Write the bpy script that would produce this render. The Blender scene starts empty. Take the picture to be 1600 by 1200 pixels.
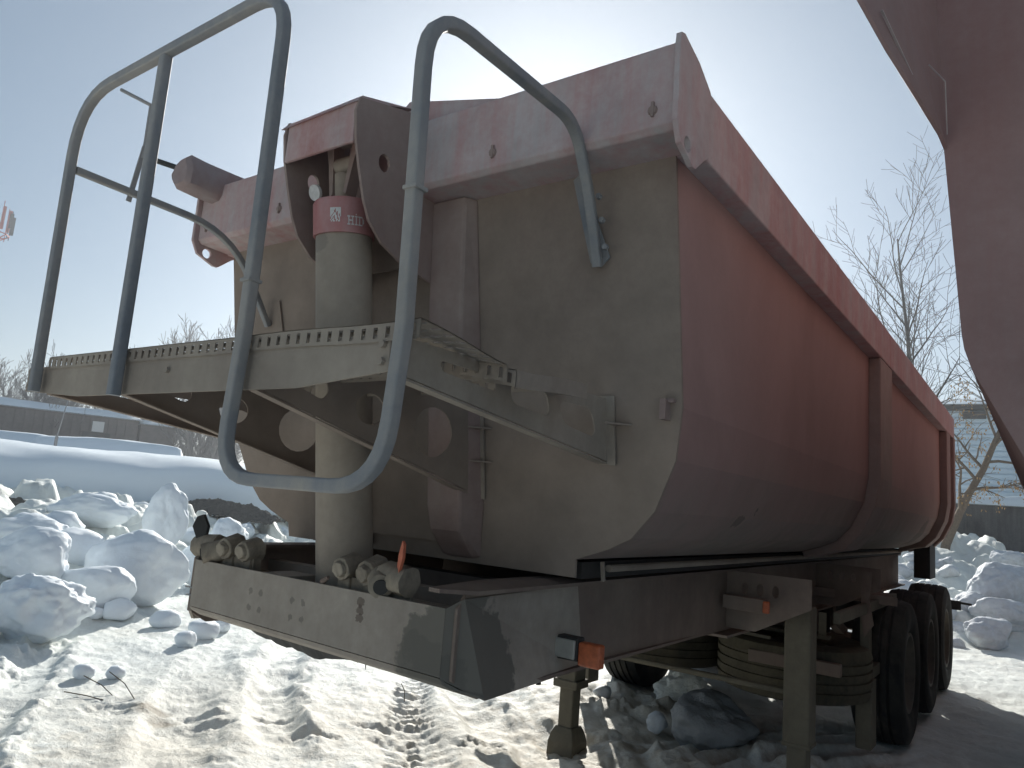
import bpy, bmesh, math, random
import numpy as np
from mathutils import Vector, Matrix, geometry
random.seed(7); np.random.seed(7)
SC = bpy.context.scene
COL = SC.collection
R = math.radians

# ------------------------------------------------------------------ camera
RM = [[0.81238359, -0.02728154, -0.58248486], [0.57785578, 0.17162663, 0.79788909], [0.07820227, -0.98478425, 0.15519145]]
cam_d = bpy.data.cameras.new('camera'); cam = bpy.data.objects.new('camera', cam_d); COL.objects.link(cam)
M = Matrix.Identity(4)
for i in range(3):
    M[i][0] = RM[i][0]; M[i][1] = -RM[i][1]; M[i][2] = -RM[i][2]
M[2][3] = 1.6
cam.matrix_world = M
cam_d.sensor_width = 36; cam_d.lens = 36 * 1152.95 / 1600
cam_d.clip_start = 0.05; cam_d.clip_end = 3000
SC.camera = cam
# ------------------------------------------------------------------ world and sun
SUN_DIR = Vector((-0.509, 0.740, 0.440)).normalized()
EL = math.asin(SUN_DIR.z); AZ = math.atan2(SUN_DIR.x, SUN_DIR.y)
w = bpy.data.worlds.new('World'); SC.world = w; w.use_nodes = True
nt = w.node_tree; bg = nt.nodes['Background']
sky = nt.nodes.new('ShaderNodeTexSky'); sky.sky_type = 'NISHITA'; sky.sun_disc = False
sky.sun_elevation = EL; sky.sun_rotation = AZ
sky.altitude = 150; sky.air_density = 1.0; sky.dust_density = 0.4; sky.ozone_density = 2.0
hs = nt.nodes.new('ShaderNodeHueSaturation'); hs.inputs['Saturation'].default_value = 1.12
nt.links.new(sky.outputs[0], hs.inputs['Color'])
mx = nt.nodes.new('ShaderNodeMix'); mx.data_type = 'RGBA'; mx.inputs[0].default_value = 0.40   # thin even cloud haze over the whole sky
nt.links.new(hs.outputs[0], mx.inputs[6]); mx.inputs[7].default_value = (4.0, 5.0, 5.5, 1)
nt.links.new(mx.outputs[2], bg.inputs[0]); bg.inputs[1].default_value = 0.050
sd = bpy.data.lights.new('sun', 'SUN'); sd.energy = 4.0; sd.angle = R(0.6); sd.color = (1.0, 0.965, 0.89)
so = bpy.data.objects.new('sun', sd); COL.objects.link(so)
so.rotation_euler = SUN_DIR.to_track_quat('Z', 'Y').to_euler(); so.location = (0, 0, 30)
SC.view_settings.view_transform = 'Standard'; SC.view_settings.look = 'None'
SC.view_settings.exposure = 0.66; SC.view_settings.gamma = 1.0; SC.view_settings.use_curve_mapping = False

# ------------------------------------------------------------------ numpy noise
def _h(ix, iy, iz, s):
    n = (ix.astype(np.int64) * 374761393 + iy.astype(np.int64) * 668265263 + iz.astype(np.int64) * 2147483647 + s * 1274126177) & 0x7fffffff
    n = (n ^ (n >> 13)) * 1103515245 & 0x7fffffff
    n = (n ^ (n >> 15)) * 12345677 & 0x7fffffff
    return ((n ^ (n >> 12)) & 0xffffff) / float(0xffffff)
def vnoise(x, y, z=None, s=0):
    if z is None: z = np.zeros_like(x)
    ix, iy, iz = np.floor(x), np.floor(y), np.floor(z)
    fx, fy, fz = x - ix, y - iy, z - iz
    fx = fx*fx*fx*(fx*(fx*6-15)+10); fy = fy*fy*fy*(fy*(fy*6-15)+10); fz = fz*fz*fz*(fz*(fz*6-15)+10)
    r = 0
    flat = not np.any(fz)
    for dz in ((0,) if flat else (0, 1)):
        wz = 1.0 if flat else (fz if dz else 1 - fz)
        for dy in (0, 1):
            wy = fy if dy else 1 - fy
            for dx in (0, 1):
                wx = fx if dx else 1 - fx
                r = r + _h(ix+dx, iy+dy, iz+dz, s) * wx * wy * wz
    return r * 2 - 1
def fbm(x, y, z=None, o=4, s=0, g=0.5):
    a, t, f = 1.0, 0, 1.0
    for k in range(o):
        t = t + a * vnoise(x*f + k*17.3, y*f - k*9.1, None if z is None else z*f + k*3.7, s + k); a *= g; f *= 2.03
    return t
def worley(x, y, s=0):
    ix, iy = np.floor(x), np.floor(y); f1 = np.full_like(x, 9.0); f2 = f1.copy(); idv = np.zeros_like(x)
    zz = np.zeros_like(x)
    for dy in (-1, 0, 1):
        for dx in (-1, 0, 1):
            jx, jy = ix+dx, iy+dy
            px = jx + .15 + .7*_h(jx, jy, zz, s); py = jy + .15 + .7*_h(jx, jy, zz, s+1)
            d = np.hypot(x-px, y-py); hv = _h(jx, jy, zz, s+2)
            m = d < f1
            f2 = np.where(m, f1, np.minimum(f2, d)); idv = np.where(m, hv, idv); f1 = np.where(m, d, f1)
    return f1, f2, idv
def sstep(a, b, x):
    t = np.clip((x-a)/(b-a), 0, 1); return t*t*(3-2*t)

# ------------------------------------------------------------------ ground height
LP = [(-5.0, -3.0), (-6.6, 1.5), (-7.6, 3.4), (-9.2, 5.6), (-11.5, 8.6), (-14.0, 12.5), (-17.0, 20.0)]
def pile_d(x, y):
    best = np.full_like(x, 99.0)
    for (ax, ay), (bx, by) in zip(LP[:-1], LP[1:]):
        dx, dy = bx-ax, by-ay; L = math.hypot(dx, dy)
        t = np.clip(((x-ax)*dx + (y-ay)*dy)/L/L, 0, 1)
        d = np.hypot(x-(ax+t*dx), y-(ay+t*dy)); sg = np.sign(dx*(y-ay) - dy*(x-ax))
        dd = d*np.where(sg == 0, 1, sg)
        best = np.where(np.abs(dd) < np.abs(best), dd, best)
    return best    # positive: on the pile's side (left)
def height(x, y):
    x = np.asarray(x, float); y = np.asarray(y, float)
    r = np.hypot(x, y)
    near = 1 - sstep(30, 60, r)
    h = .05*fbm(x*.35, y*.35, o=3, s=3) + .014*fbm(x*1.6, y*1.6, o=3, s=5)*near
    crust = fbm(x*7, y*7, o=4, s=9, g=.55)
    h = h + (.008*crust + .013*np.maximum(0, fbm(x*3.1, y*3.1, o=3, s=12)-.15) + .003*fbm(x*26, y*26, o=3, s=14))*near
    # wheel ruts pressed in the snow, running from the upper left to the lower right
    for (px, py, ang, wd, dp) in ((-5.3, 4.35, -39, .22, .075), (-4.55, 3.0, -35, .26, .05), (-4.2, 5.4, -45, .24, .08), (-3.6, 7.5, -60, .3, .07), (-5.4, 2.2, -27, .22, .10), (-3.0, 4.6, -52, .2, .05)):
        ca, sa = math.cos(R(ang)), math.sin(R(ang))
        u = (x-px)*ca + (y-py)*sa; v = -(x-px)*sa + (y-py)*ca + .10*np.sin(u*1.1+px) + .04*fbm(u*2.5, v*0+px, o=2) if False else -(x-px)*sa + (y-py)*ca + .10*np.sin(u*1.1+px)
        fade = np.exp(-(u/2.3)**4)
        brk = .75 + .45*fbm(u*1.7+py, v*1.7, o=2, s=31)
        rim = np.exp(-((v-wd)/.085)**2)*(.45+.75*fbm(u*3.4, v*5, o=4, s=41)) + .6*np.exp(-((v+wd)/.09)**2)
        h = h + .75*fade*dp*brk*(rim - .9*np.exp(-(v/(wd*.75))**4) + .10*np.sin(u*24+fbm(u*2, v*3, o=2, s=61)*4)*np.exp(-(v/(wd*.8))**4))*near
    # boot prints and a ribbed tyre print pressed in the packed snow
    for k in range(16):
        px = -5.6+.27*k+.13*math.sin(k*2.3); py = 2.55+.17*k+(.13 if k % 2 else -.13); a = .62; ca, sa = math.cos(a), math.sin(a)
        u = (x-px)*ca+(y-py)*sa; v = -(x-px)*sa+(y-py)*ca
        e = (u/.15)**2+(v/.055)**2
        h = h - .022*np.exp(-e**2) + .008*np.exp(-((e-1.7)/.5)**2) + .004*np.sin(u*120)*np.exp(-e**2)
    for (px, py, ang, cv) in ((-3.9, 4.4, -46, .10), (-3.35, 3.75, -44, .06)):
        ca, sa = math.cos(R(ang)), math.sin(R(ang)); u = (x-px)*ca+(y-py)*sa; v = -(x-px)*sa+(y-py)*ca - cv*u*u
        m = np.exp(-(u/1.5)**6)*np.exp(-(v/.15)**8)*near
        h = h - m*.02 + m*.016*np.clip(np.sin(u*52+np.abs(v)*26)*2.2, -1, 1)*(.6+.4*fbm(x*5, y*5, o=2, s=71))
    # dented places and debris furrows beside the left landing leg
    h = h - .07*np.exp(-(((x+2.8)/.35)**2+((y-4.75)/.4)**2))
    q = np.exp(-(((x+2.5)/.9)**2+((y-5.9)/.9)**2))
    h = h + q*.09*np.maximum(0, fbm(x*4.2, y*4.2, o=4, s=77))*near
    # deep tread marks in the shade under the trailer
    u = (x+1.5)*.35 + (y-5.6)*.94; v = (x+1.5)*.94 - (y-5.6)*.35
    h = h + np.exp(-(u/.9)**4)*np.exp(-(v/.45)**4)*.05*np.sin(v*32)
    q = np.exp(-(((x+1.95)/.6)**2+((y-5.4)/.8)**2)); f1, f2, idv = worley(x*1.8, y*1.8, 5)
    h = h + q*.16*sstep(.02, .35, f2-f1)*idv
    # lumps at the foot of the left pile
    d = pile_d(x, y) + .35*fbm(x*.8, y*.8, o=2, s=55)
    f1, f2, idv = worley(x*1.25+.3*fbm(x, y, o=2, s=8), y*1.25, 11)
    g1, g2, idg = worley(x*3.1, y*3.1+.2*fbm(x*2, y*2, o=2, s=18), 21)
    prof = sstep(0, 2.6, d)*.62 + .3*sstep(2.6, 5.5, d)
    lump = sstep(0, .5, f2-f1)*(.10+.34*idv) + sstep(0, .5, g2-g1)*(.02+.07*idg) + .06*fbm(x*2.2, y*2.2, o=4, s=91)
    onp = sstep(-.1, 1.4, d)*(1-sstep(6.5, 9.5, d)*.8)
    side = sstep(-30, -26, x)
    big = 2.0*np.exp(-(((x+8.9)/1.25)**2+((y-9.4)/1.5)**2)) + 2.5*np.exp(-(((x+8.0)/1.5)**2+((y-12.0)/1.9)**2))
    big = big + 4.2*np.exp(-(((x+11.6)/1.4)**2+((y-12.8)/1.6)**2))  # unseen tall heap, added behind the trailer to shade the snow at left
    h = h + big*(1+.12*fbm(x*1.1, y*1.1, o=3, s=88))
    h = h + (prof*(1-.3*sstep(7, 12, d)) + lump*onp*.85)*np.maximum(side, .5)
    h = h + sstep(-.6, 0, d)*(1-sstep(0, .8, d))*.05*np.maximum(0, crust)
    # right pile in front of the concrete wall
    e = y - (12.6 + .5*(x+.5)) + .5*fbm(x*.6, y*.6, o=2, s=66)
    rx = sstep(-4.6, -2.6, x)
    on = sstep(0, 1.8, e)*rx
    base = .85*sstep(0, 7.5, e) + .75*np.exp(-(((x+2.1)/1.3)**2)-((y-20.3)/2.4)**2)
    h = h + rx*base*(1-sstep(22, 26, y)*.3) + on*lump*.75*(1-sstep(22.5, 24, y))
    return h
def gz(x, y): return float(height(np.array([x]), np.array([y]))[0])

# ------------------------------------------------------------------ materials
def newmat(name):
    m = bpy.data.materials.new(name); m.use_nodes = True
    return m, m.node_tree, m.node_tree.nodes['Principled BSDF']
def nd(nt, t, **k):
    n = nt.nodes.new(t)
    for a, b in k.items(): setattr(n, a, b)
    return n
def noise(nt, co, scale, detail=5, rough=.6, dist=0.0):
    n = nd(nt, 'ShaderNodeTexNoise'); n.inputs['Scale'].default_value = scale; n.inputs['Detail'].default_value = detail
    n.inputs['Roughness'].default_value = rough; n.inputs['Distortion'].default_value = dist
    nt.links.new(co, n.inputs['Vector']); return n.outputs['Fac']
def ramp(nt, src, stops):
    n = nd(nt, 'ShaderNodeValToRGB'); els = n.color_ramp.elements
    while len(els) < len(stops): els.new(.5)
    for e, (p, c) in zip(els, stops):
        e.position = p; e.color = (c, c, c, 1) if isinstance(c, (int, float)) else (*c, 1)
    nt.links.new(src, n.inputs[0]); return n.outputs['Color']
def mixc(nt, f, a, b, mode='MIX'):
    n = nd(nt, 'ShaderNodeMix', data_type='RGBA', blend_type=mode)
    for s, v in ((n.inputs[0], f), (n.inputs[6], a), (n.inputs[7], b)):
        if isinstance(v, bpy.types.NodeSocket): nt.links.new(v, s)
        elif isinstance(v, tuple): s.default_value = (*v, 1)
        else: s.default_value = v
    return n.outputs[2]
def mth(nt, op, a, b=0.0, c=None):
    n = nd(nt, 'ShaderNodeMath', operation=op)
    for i, v in enumerate((a, b) if c is None else (a, b, c)):
        if isinstance(v, bpy.types.NodeSocket): nt.links.new(v, n.inputs[i])
        else: n.inputs[i].default_value = v
    return n.outputs[0]
def coords(nt, scale=(1, 1, 1), loc=(0, 0, 0)):
    t = nd(nt, 'ShaderNodeTexCoord'); m = nd(nt, 'ShaderNodeMapping'); m.inputs['Scale'].default_value = scale; m.inputs['Location'].default_value = loc
    nt.links.new(t.outputs['Object'], m.inputs['Vector']); return m.outputs[0]
def bump(nt, b, h, strength=.3, dist=.01):
    n = nd(nt, 'ShaderNodeBump'); n.inputs['Strength'].default_value = strength; n.inputs['Distance'].default_value = dist
    nt.links.new(h, n.inputs['Height']); nt.links.new(n.outputs[0], b.inputs['Normal'])

def dusty(name, paint, dust, lo=.35, hi=.65, sc=1.6, rough=.75, streak=.5, chips=None, spots=(), zband=None, bumpy=.15, grain=.35):
    """painted steel under road dust: paint shows where the cloudy dust mask is thin; run-down streaks; dark wet spots"""
    m, nt, b = newmat(name)
    co = coords(nt); cs = coords(nt, (6, 6, .35)); cf = coords(nt, (1, 1, .55))
    n1 = noise(nt, cf, sc, 7, .62, .4); n2 = noise(nt, cs, 2.2, 5, .65); n3 = noise(nt, co, 28, 6, .7); n4 = noise(nt, co, 5.5, 5, .6)
    f = mth(nt, 'ADD', mth(nt, 'MULTIPLY', n1, 1-streak*.5), mth(nt, 'MULTIPLY', n2, streak*.5))
    f = mth(nt, 'ADD', f, mth(nt, 'MULTIPLY', mth(nt, 'SUBTRACT', n3, .5), .22))
    if zband:   # more dust towards the wheel spray: (z0, z1, gain)
        sx = nd(nt, 'ShaderNodeSeparateXYZ'); nt.links.new(co, sx.inputs[0])
        mr = nd(nt, 'ShaderNodeMapRange'); mr.inputs[1].default_value = zband[0]; mr.inputs[2].default_value = zband[1]
        mr.inputs[3].default_value = zband[2]; mr.inputs[4].default_value = 0
        zz = mth(nt, 'ADD', sx.outputs[2], mth(nt, 'MULTIPLY', mth(nt, 'SUBTRACT', n4, .5), .12))
        nt.links.new(zz, mr.inputs[0]); f = mth(nt, 'ADD', f, mr.outputs[0])
    fac = ramp(nt, f, [(lo, 0.0), (hi, 1.0)])
    d2 = tuple(c*.84 for c in dust); d3 = tuple(min(1, c*1.12) for c in dust)
    dcol = mixc(nt, ramp(nt, n4, [(.3, 0.), (.7, 1.)]), d2, d3)
    pc = mixc(nt, ramp(nt, n1, [(.3, 0.), (.7, 1.)]), tuple(c*.8 for c in paint), tuple(min(1, c*1.15) for c in paint))
    col = mixc(nt, fac, pc, dcol)
    if chips:
        cm = ramp(nt, noise(nt, co, 22, 8, .75), [(chips[0], 0.), (chips[0]+.03, 1.)]); col = mixc(nt, cm, col, chips[1])
    col = mixc(nt, .35, col, mixc(nt, n3, (.45, .45, .45), (1, 1, 1)), 'MULTIPLY')
    rgh = mth(nt, 'ADD', mth(nt, 'MULTIPLY', n3, .2), rough-.1)
    for (px, py, pz, rad, dark, colr) in spots:
        vm = nd(nt, 'ShaderNodeVectorMath', operation='DISTANCE'); nt.links.new(co, vm.inputs[0]); vm.inputs[1].default_value = (px, py, pz)
        dd = mth(nt, 'ADD', vm.outputs['Value'], mth(nt, 'MULTIPLY', mth(nt, 'SUBTRACT', noise(nt, co, max(9, 1.1/rad), 6, .6), .5), rad*1.3))
        ms = ramp(nt, mth(nt, 'DIVIDE', dd, rad*2), [(.46, dark), (.5, 0.)])
        col = mixc(nt, ms, col, colr)
    nt.links.new(col, b.inputs['Base Color']); nt.links.new(rgh, b.inputs['Roughness'])
    b.inputs['Specular IOR Level'].default_value = .3
    bump(nt, b, mth(nt, 'ADD', n3, mth(nt, 'MULTIPLY', n4, 1.5)), bumpy, .004)
    return m
def plain(name, col, rough=.6, metal=0, var=.25, sc=12, bs=.2, spec=.3):
    m, nt, b = newmat(name); co = coords(nt); n = noise(nt, co, sc, 6, .65)
    c = mixc(nt, ramp(nt, n, [(.25, 0.), (.75, 1.)]), tuple(x*(1-var) for x in col), tuple(min(1, x*(1+var)) for x in col))
    nt.links.new(c, b.inputs['Base Color']); b.inputs['Roughness'].default_value = rough; b.inputs['Metallic'].default_value = metal
    b.inputs['Specular IOR Level'].default_value = spec
    if bs: bump(nt, b, n, bs, .004)
    return m

DUST = (.235, .205, .165)
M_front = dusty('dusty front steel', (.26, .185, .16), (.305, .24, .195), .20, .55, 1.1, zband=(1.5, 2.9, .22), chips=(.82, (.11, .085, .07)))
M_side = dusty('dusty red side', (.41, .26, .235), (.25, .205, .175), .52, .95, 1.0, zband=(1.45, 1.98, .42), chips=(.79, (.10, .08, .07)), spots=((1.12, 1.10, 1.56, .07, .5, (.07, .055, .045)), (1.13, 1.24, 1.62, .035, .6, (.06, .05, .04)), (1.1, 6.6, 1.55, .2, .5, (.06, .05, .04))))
M_rail = dusty('faded red rail', (.54, .27, .25), (.52, .45, .44), .32, .60, 1.7, streak=.9, chips=(.80, (.50, .46, .45)))
M_rib = dusty('dusty red rib', (.31, .205, .185), (.35, .28, .245), .32, .66, 1.5, chips=(.79, (.12, .10, .08)))
M_plat = dusty('dusty grey platform', (.30, .245, .205), (.385, .325, .265), .25, .62, 2.2, chips=(.74, (.15, .11, .08)))
M_tube = dusty('dusty grey tube', (.25, .265, .29), (.42, .375, .325), .36, .72, 2.4, streak=.7, chips=(.70, (.13, .11, .10)), rough=.6, bumpy=.4)
M_frame = dusty('muddy frame steel', (.20, .135, .115), (.255, .205, .165), .28, .62, 1.5)
M_neck = dusty('muddy front plate', (.29, .235, .195), (.41, .355, .30), .2, .6, 2.4, spots=(
    (.74, -.22, 1.10, .24, .85, (.13, .118, .10)), (.60, -.24, 1.07, .12, .8, (.13, .118, .10)),
    (.30, -.26, 1.185, .02, .7, (.10, .07, .055)), (.30, -.26, 1.21, .02, .7, (.10, .07, .055)), (.30, -.26, 1.235, .02, .7, (.10, .07, .055)),
    *[(-.28+dx, -.26, 1.135+dz, .016, .55, (.12, .105, .09)) for dx in (0, .06, .24, .30) for dz in (0, .06)]))
M_cyl = dusty('dusty cylinder', (.34, .28, .23), (.41, .345, .28), .2, .6, 1.8, streak=.9, spots=((-.06, -.38, 2.50, .09, .6, (.22, .19, .165)),))
M_leg = dusty('olive dusty leg', (.10, .09, .07), (.19, .168, .125), .25, .6, 2)
M_rubber = dusty('dusty rubber', (.028, .028, .028), (.14, .125, .10), .42, .85, 3, rough=.85, bumpy=.4)
M_spare = dusty('mud caked rubber', (.032, .03, .026), (.145, .125, .085), .3, .6, 2.5, rough=.9, bumpy=.4)
M_dark = plain('dark greasy steel', (.045, .042, .04), .65)
M_rim = dusty('dusty rim', (.12, .11, .10), (.25, .22, .18), .3, .7, 4)
M_red = dusty('red collar paint', (.50, .20, .19), (.44, .34, .33), .42, .85, 7, streak=.8)
M_white = plain('worn white paint', (.62, .60, .58), .6, var=.2, sc=60, bs=0)
M_lens = plain('dusty lamp lens', (.36, .34, .30), .35, var=.15, sc=30, spec=.6)
M_orange = plain('orange reflector', (.42, .10, .035), .45, var=.35, sc=50, spec=.5)
M_flag = plain('orange flap', (.55, .16, .09), .6, var=.2, sc=20)
M_sky_slit = plain('painted sky slit', (.50, .42, .40), .55, var=.2, sc=20)  # pale colour stands in for sky light seen through the hood gaps
M_rustred = dusty('neighbour red steel', (.36, .185, .17), (.36, .265, .245), .30, .75, .9, zband=(1.4, 2.4, .2), streak=.7, rough=.7)
M_tarp = dusty('dirty rolled tarp', (.36, .24, .23), (.36, .32, .31), .3, .7, 5, rough=.85, bumpy=.6)

def snow(name, dirt=.25, dirtcol=(.36, .30, .22), base=(.86, .88, .92), sc=1.0, bs=.5, patches=()):
    m, nt, b = newmat(name); co = coords(nt)
    n1 = noise(nt, co, .55*sc, 6, .65); n2 = noise(nt, co, 7*sc, 7, .7); n3 = noise(nt, co, 60, 4, .7); n4 = noise(nt, co, 22*sc, 6, .72)
    f = mth(nt, 'ADD', mth(nt, 'MULTIPLY', n1, .55), mth(nt, 'MULTIPLY', n2, .45))
    fac = ramp(nt, f, [(.46, 0.), (.70, dirt)])
    specks = ramp(nt, n4, [(.69, 0.), (.75, dirt*1.5 if dirt*1.5 < 1 else 1.)])
    col = mixc(nt, fac, base, dirtcol)
    col = mixc(nt, specks, col, tuple(c*.45 for c in dirtcol))
    for (px, py, rad, amt, dc) in patches:
        sx = nd(nt, 'ShaderNodeVectorMath', operation='MULTIPLY'); nt.links.new(co, sx.inputs[0]); sx.inputs[1].default_value = (1, 1, 0)
        vm = nd(nt, 'ShaderNodeVectorMath', operation='DISTANCE'); nt.links.new(sx.outputs[0], vm.inputs[0]); vm.inputs[1].default_value = (px, py, 0)
        dd = mth(nt, 'ADD', mth(nt, 'DIVIDE', vm.outputs['Value'], rad), mth(nt, 'MULTIPLY', mth(nt, 'SUBTRACT', n2, .5), 2.2))
        col = mixc(nt, ramp(nt, dd, [(.35, amt), (1.0, 0.)]), col, dc)
    nt.links.new(col, b.inputs['Base Color']); b.inputs['Roughness'].default_value = .62
    b.inputs['Specular IOR Level'].default_value = .35
    hh = mth(nt, 'ADD', mth(nt, 'MULTIPLY', n3, .35), mth(nt, 'ADD', n2, mth(nt, 'MULTIPLY', n4, .8)))
    bump(nt, b, hh, bs, .02)
    return m
M_ground = snow('trampled snow', .34, (.52, .45, .33), (.83, .865, .835), bs=.75, patches=(
    (-5.05, 3.0, .16, .95, (.10, .085, .06)), (-4.80, 2.98, .12, .9, (.10, .085, .06)),
    (-2.6, 5.6, 1.3, .6, (.38, .31, .21)), (-3.3, 4.2, 1.3, .45, (.56, .48, .35)), (-2.2, 4.2, 1.2, .5, (.46, .38, .27)), (-4.6, 3.2, 1.6, .35, (.60, .53, .41)),
    (-1.6, 6.0, .8, .5, (.34, .31, .27)), (-1.0, 8.5, 1.2, .15, (.5, .47, .44)), (-4.2, 2.4, .8, .3, (.5, .42, .3)), (-.55, 9.4, .10, .9, (.06, .05, .04))))
M_block = snow('piled snow', .20, (.52, .47, .40), (.84, .90, .95), bs=.34)
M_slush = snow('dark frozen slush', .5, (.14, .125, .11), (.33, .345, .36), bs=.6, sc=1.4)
M_rblock = snow('dirty piled snow', .55, (.30, .27, .24), (.66, .70, .74), bs=.4, sc=1.6)
M_cap = snow('smooth snow', .04, (.6, .55, .5), (.82, .89, .95), bs=.12)

# ------------------------------------------------------------------ mesh helpers
def mesh_obj(name, verts, faces, mat, parent=None, off=(0, 0, 0), smooth=False, bevel=0, loc=(0, 0, 0), recalc=True, link=True):
    me = bpy.data.meshes.new(name)
    o_ = Vector(off)
    me.from_pydata([tuple(Vector(v) - o_) for v in verts], [], faces)
    if recalc:
        bm = bmesh.new(); bm.from_mesh(me); bmesh.ops.recalc_face_normals(bm, faces=bm.faces); bm.to_mesh(me); bm.free()
    if smooth:
        me.polygons.foreach_set('use_smooth', [True]*len(me.polygons))
        if smooth == 'auto':
            me.set_sharp_from_angle(angle=R(40))
    me.materials.append(mat)
    o = bpy.data.objects.new(name, me); o.location = loc
    if link: COL.objects.link(o)
    if parent: o.parent = parent
    if bevel:
        b = o.modifiers.new('bevel', 'BEVEL'); b.width = bevel; b.segments = 2; b.limit_method = 'ANGLE'; b.angle_limit = R(35)
    return o
class MB:
    def __init__(s): s.v = []; s.f = []
    def add(s, v, f):
        n = len(s.v); s.v += [tuple(p) for p in v]; s.f += [tuple(i+n for i in q) for q in f]; return s
    def box(s, lo, hi, rot=None, piv=None):
        x0, y0, z0 = lo; x1, y1, z1 = hi
        v = [Vector(p) for p in ((x0, y0, z0), (x1, y0, z0), (x1, y1, z0), (x0, y1, z0), (x0, y0, z1), (x1, y0, z1), (x1, y1, z1), (x0, y1, z1))]
        if rot is not None:
            pv = Vector(piv) if piv else (Vector(lo)+Vector(hi))/2
            v = [pv + rot @ (p-pv) for p in v]
        return s.add(v, [(0, 3, 2, 1), (4, 5, 6, 7), (0, 1, 5, 4), (1, 2, 6, 5), (2, 3, 7, 6), (3, 0, 4, 7)])
    def bar(s, a, b, wd, ht=None, up=(0, 0, 1)):
        a, b = Vector(a), Vector(b); ht = ht or wd; d = (b-a).normalized(); u = Vector(up)
        if abs(d.dot(u)) > .98: u = Vector((0, 1, 0))
        sdv = d.cross(u).normalized(); u = sdv.cross(d)
        v = [p + sdv*sx*wd/2 + u*sz*ht/2 for p in (a, b) for sx, sz in ((-1, -1), (1, -1), (1, 1), (-1, 1))]
        return s.add(v, [(3, 2, 1, 0), (4, 5, 6, 7), (0, 1, 5, 4), (1, 2, 6, 5), (2, 3, 7, 6), (3, 0, 4, 7)])
    def cyl(s, a, b, r, r2=None, n=20, cap=True):
        a, b = Vector(a), Vector(b); r2 = r if r2 is None else r2; d = (b-a).normalized()
        u = Vector((0, 0, 1)) if abs(d.z) < .9 else Vector((1, 0, 0)); sdv = d.cross(u).normalized(); u = sdv.cross(d)
        v = []
        for p, rr in ((a, r), (b, r2)):
            v += [p + (sdv*math.cos(2*math.pi*k/n) + u*math.sin(2*math.pi*k/n))*rr for k in range(n)]
        f = [(k, (k+1) % n, n+(k+1) % n, n+k) for k in range(n)]
        if cap: f += [tuple(range(n-1, -1, -1)), tuple(range(n, 2*n))]
        return s.add(v, f)
    def sweep(s, path, prof, close=True, up=(0, 1, 0)):
        """sweep a 2-D profile along a path with a steady up direction"""
        P = [Vector(p) for p in path]; n = len(prof); v = []; side = None
        for i, p in enumerate(P):
            d = ((P[i]-P[i-1]).normalized() if i else Vector()) + ((P[i+1]-P[i]).normalized() if i < len(P)-1 else Vector()); d.normalize()
            if side is None:
                u = Vector(up); side = d.cross(u)
                if side.length < .1: side = d.cross(Vector((1, 0, 0)))
                side.normalize(); u = side.cross(d)
            else:
                u = (u - d*u.dot(d)).normalized(); side = d.cross(u)
            k = 1.0
            if 0 < i < len(P)-1:
                c = (P[i]-P[i-1]).normalized().dot((P[i+1]-P[i]).normalized()); k = 1/max(.6, math.sqrt((1+c)/2))
            v += [p + side*a*(k if True else 1) + u*b for a, b in prof]
        f = []
        for i in range(len(P)-1):
            for k in range(n): f.append((i*n+k, i*n+(k+1) % n, (i+1)*n+(k+1) % n, (i+1)*n+k))
        f += [tuple(range(n-1, -1, -1)), tuple(range((len(P)-1)*n, len(P)*n))]
        return s.add(v, f)
    def plate(s, outer, holes, mp, t0, t1):
        """flat plate with real holes; mp(u, v, t) -> 3-D"""
        def area(p): return sum(p[i][0]*p[(i+1) % len(p)][1]-p[(i+1) % len(p)][0]*p[i][1] for i in range(len(p)))
        if area(outer) < 0: outer = outer[::-1]
        holes = [h if area(h) < 0 else h[::-1] for h in holes]
        loops = [outer]+holes; pts = [p for l in loops for p in l]
        tri = geometry.tessellate_polygon([[Vector((a, b, 0)) for a, b in l] for l in loops])
        N = len(pts); v = [mp(a, b, t0) for a, b in pts] + [mp(a, b, t1) for a, b in pts]
        f = [tuple(t) for t in tri] + [tuple(i+N for i in reversed(t)) for t in tri]
        k = 0
        for l in loops:
            L = len(l); f += [(k+i, k+(i+1) % L, N+k+(i+1) % L, N+k+i) for i in range(L)]; k += L
        return s.add(v, f)
    def perfo(s, nu, nv, U, V, hw, hh, mp, th, stagger=True):
        """slotted sheet: nu x nv cells, each with a rectangular slot hw x hh (fractions)"""
        for j in range(nv):
            for i in range(nu):
                a0, a1 = U*i/nu, U*(i+1)/nu; b0, b1 = V*j/nv, V*(j+1)/nv
                cx, cy = (a0+a1)/2, (b0+b1)/2; dx, dy = (a1-a0)*hw/2, (b1-b0)*hh/2
                q = [(a0, b0), (a1, b0), (a1, b1), (a0, b1), (cx-dx, cy-dy), (cx+dx, cy-dy), (cx+dx, cy+dy), (cx-dx, cy+dy)]
                v = [mp(a, b, 0) for a, b in q]+[mp(a, b, th) for a, b in q]
                f = []
                for k in range(4):
                    l = (k+1) % 4
                    f += [(k, l, 4+l, 4+k), (8+l, 8+k, 12+k, 12+l), (4+k, 4+l, 12+l, 12+k)]
                s.add(v, f)
        return s
    def revolve(s, prof, n=48, axis='X', c=(0, 0, 0), closed=True):
        m = len(prof); v = []
        for k in range(n):
            a = 2*math.pi*k/n
            for (h, r) in prof:
                p = (h, r*math.cos(a), r*math.sin(a)) if axis == 'X' else (r*math.cos(a), r*math.sin(a), h)
                v.append((p[0]+c[0], p[1]+c[1], p[2]+c[2]))
        f = []
        for k in range(n):
            for j in range(m if closed else m-1):
                f.append((k*m+j, k*m+(j+1) % m, ((k+1) % n)*m+(j+1) % m, ((k+1) % n)*m+j))
        return s.add(v, f)
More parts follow.
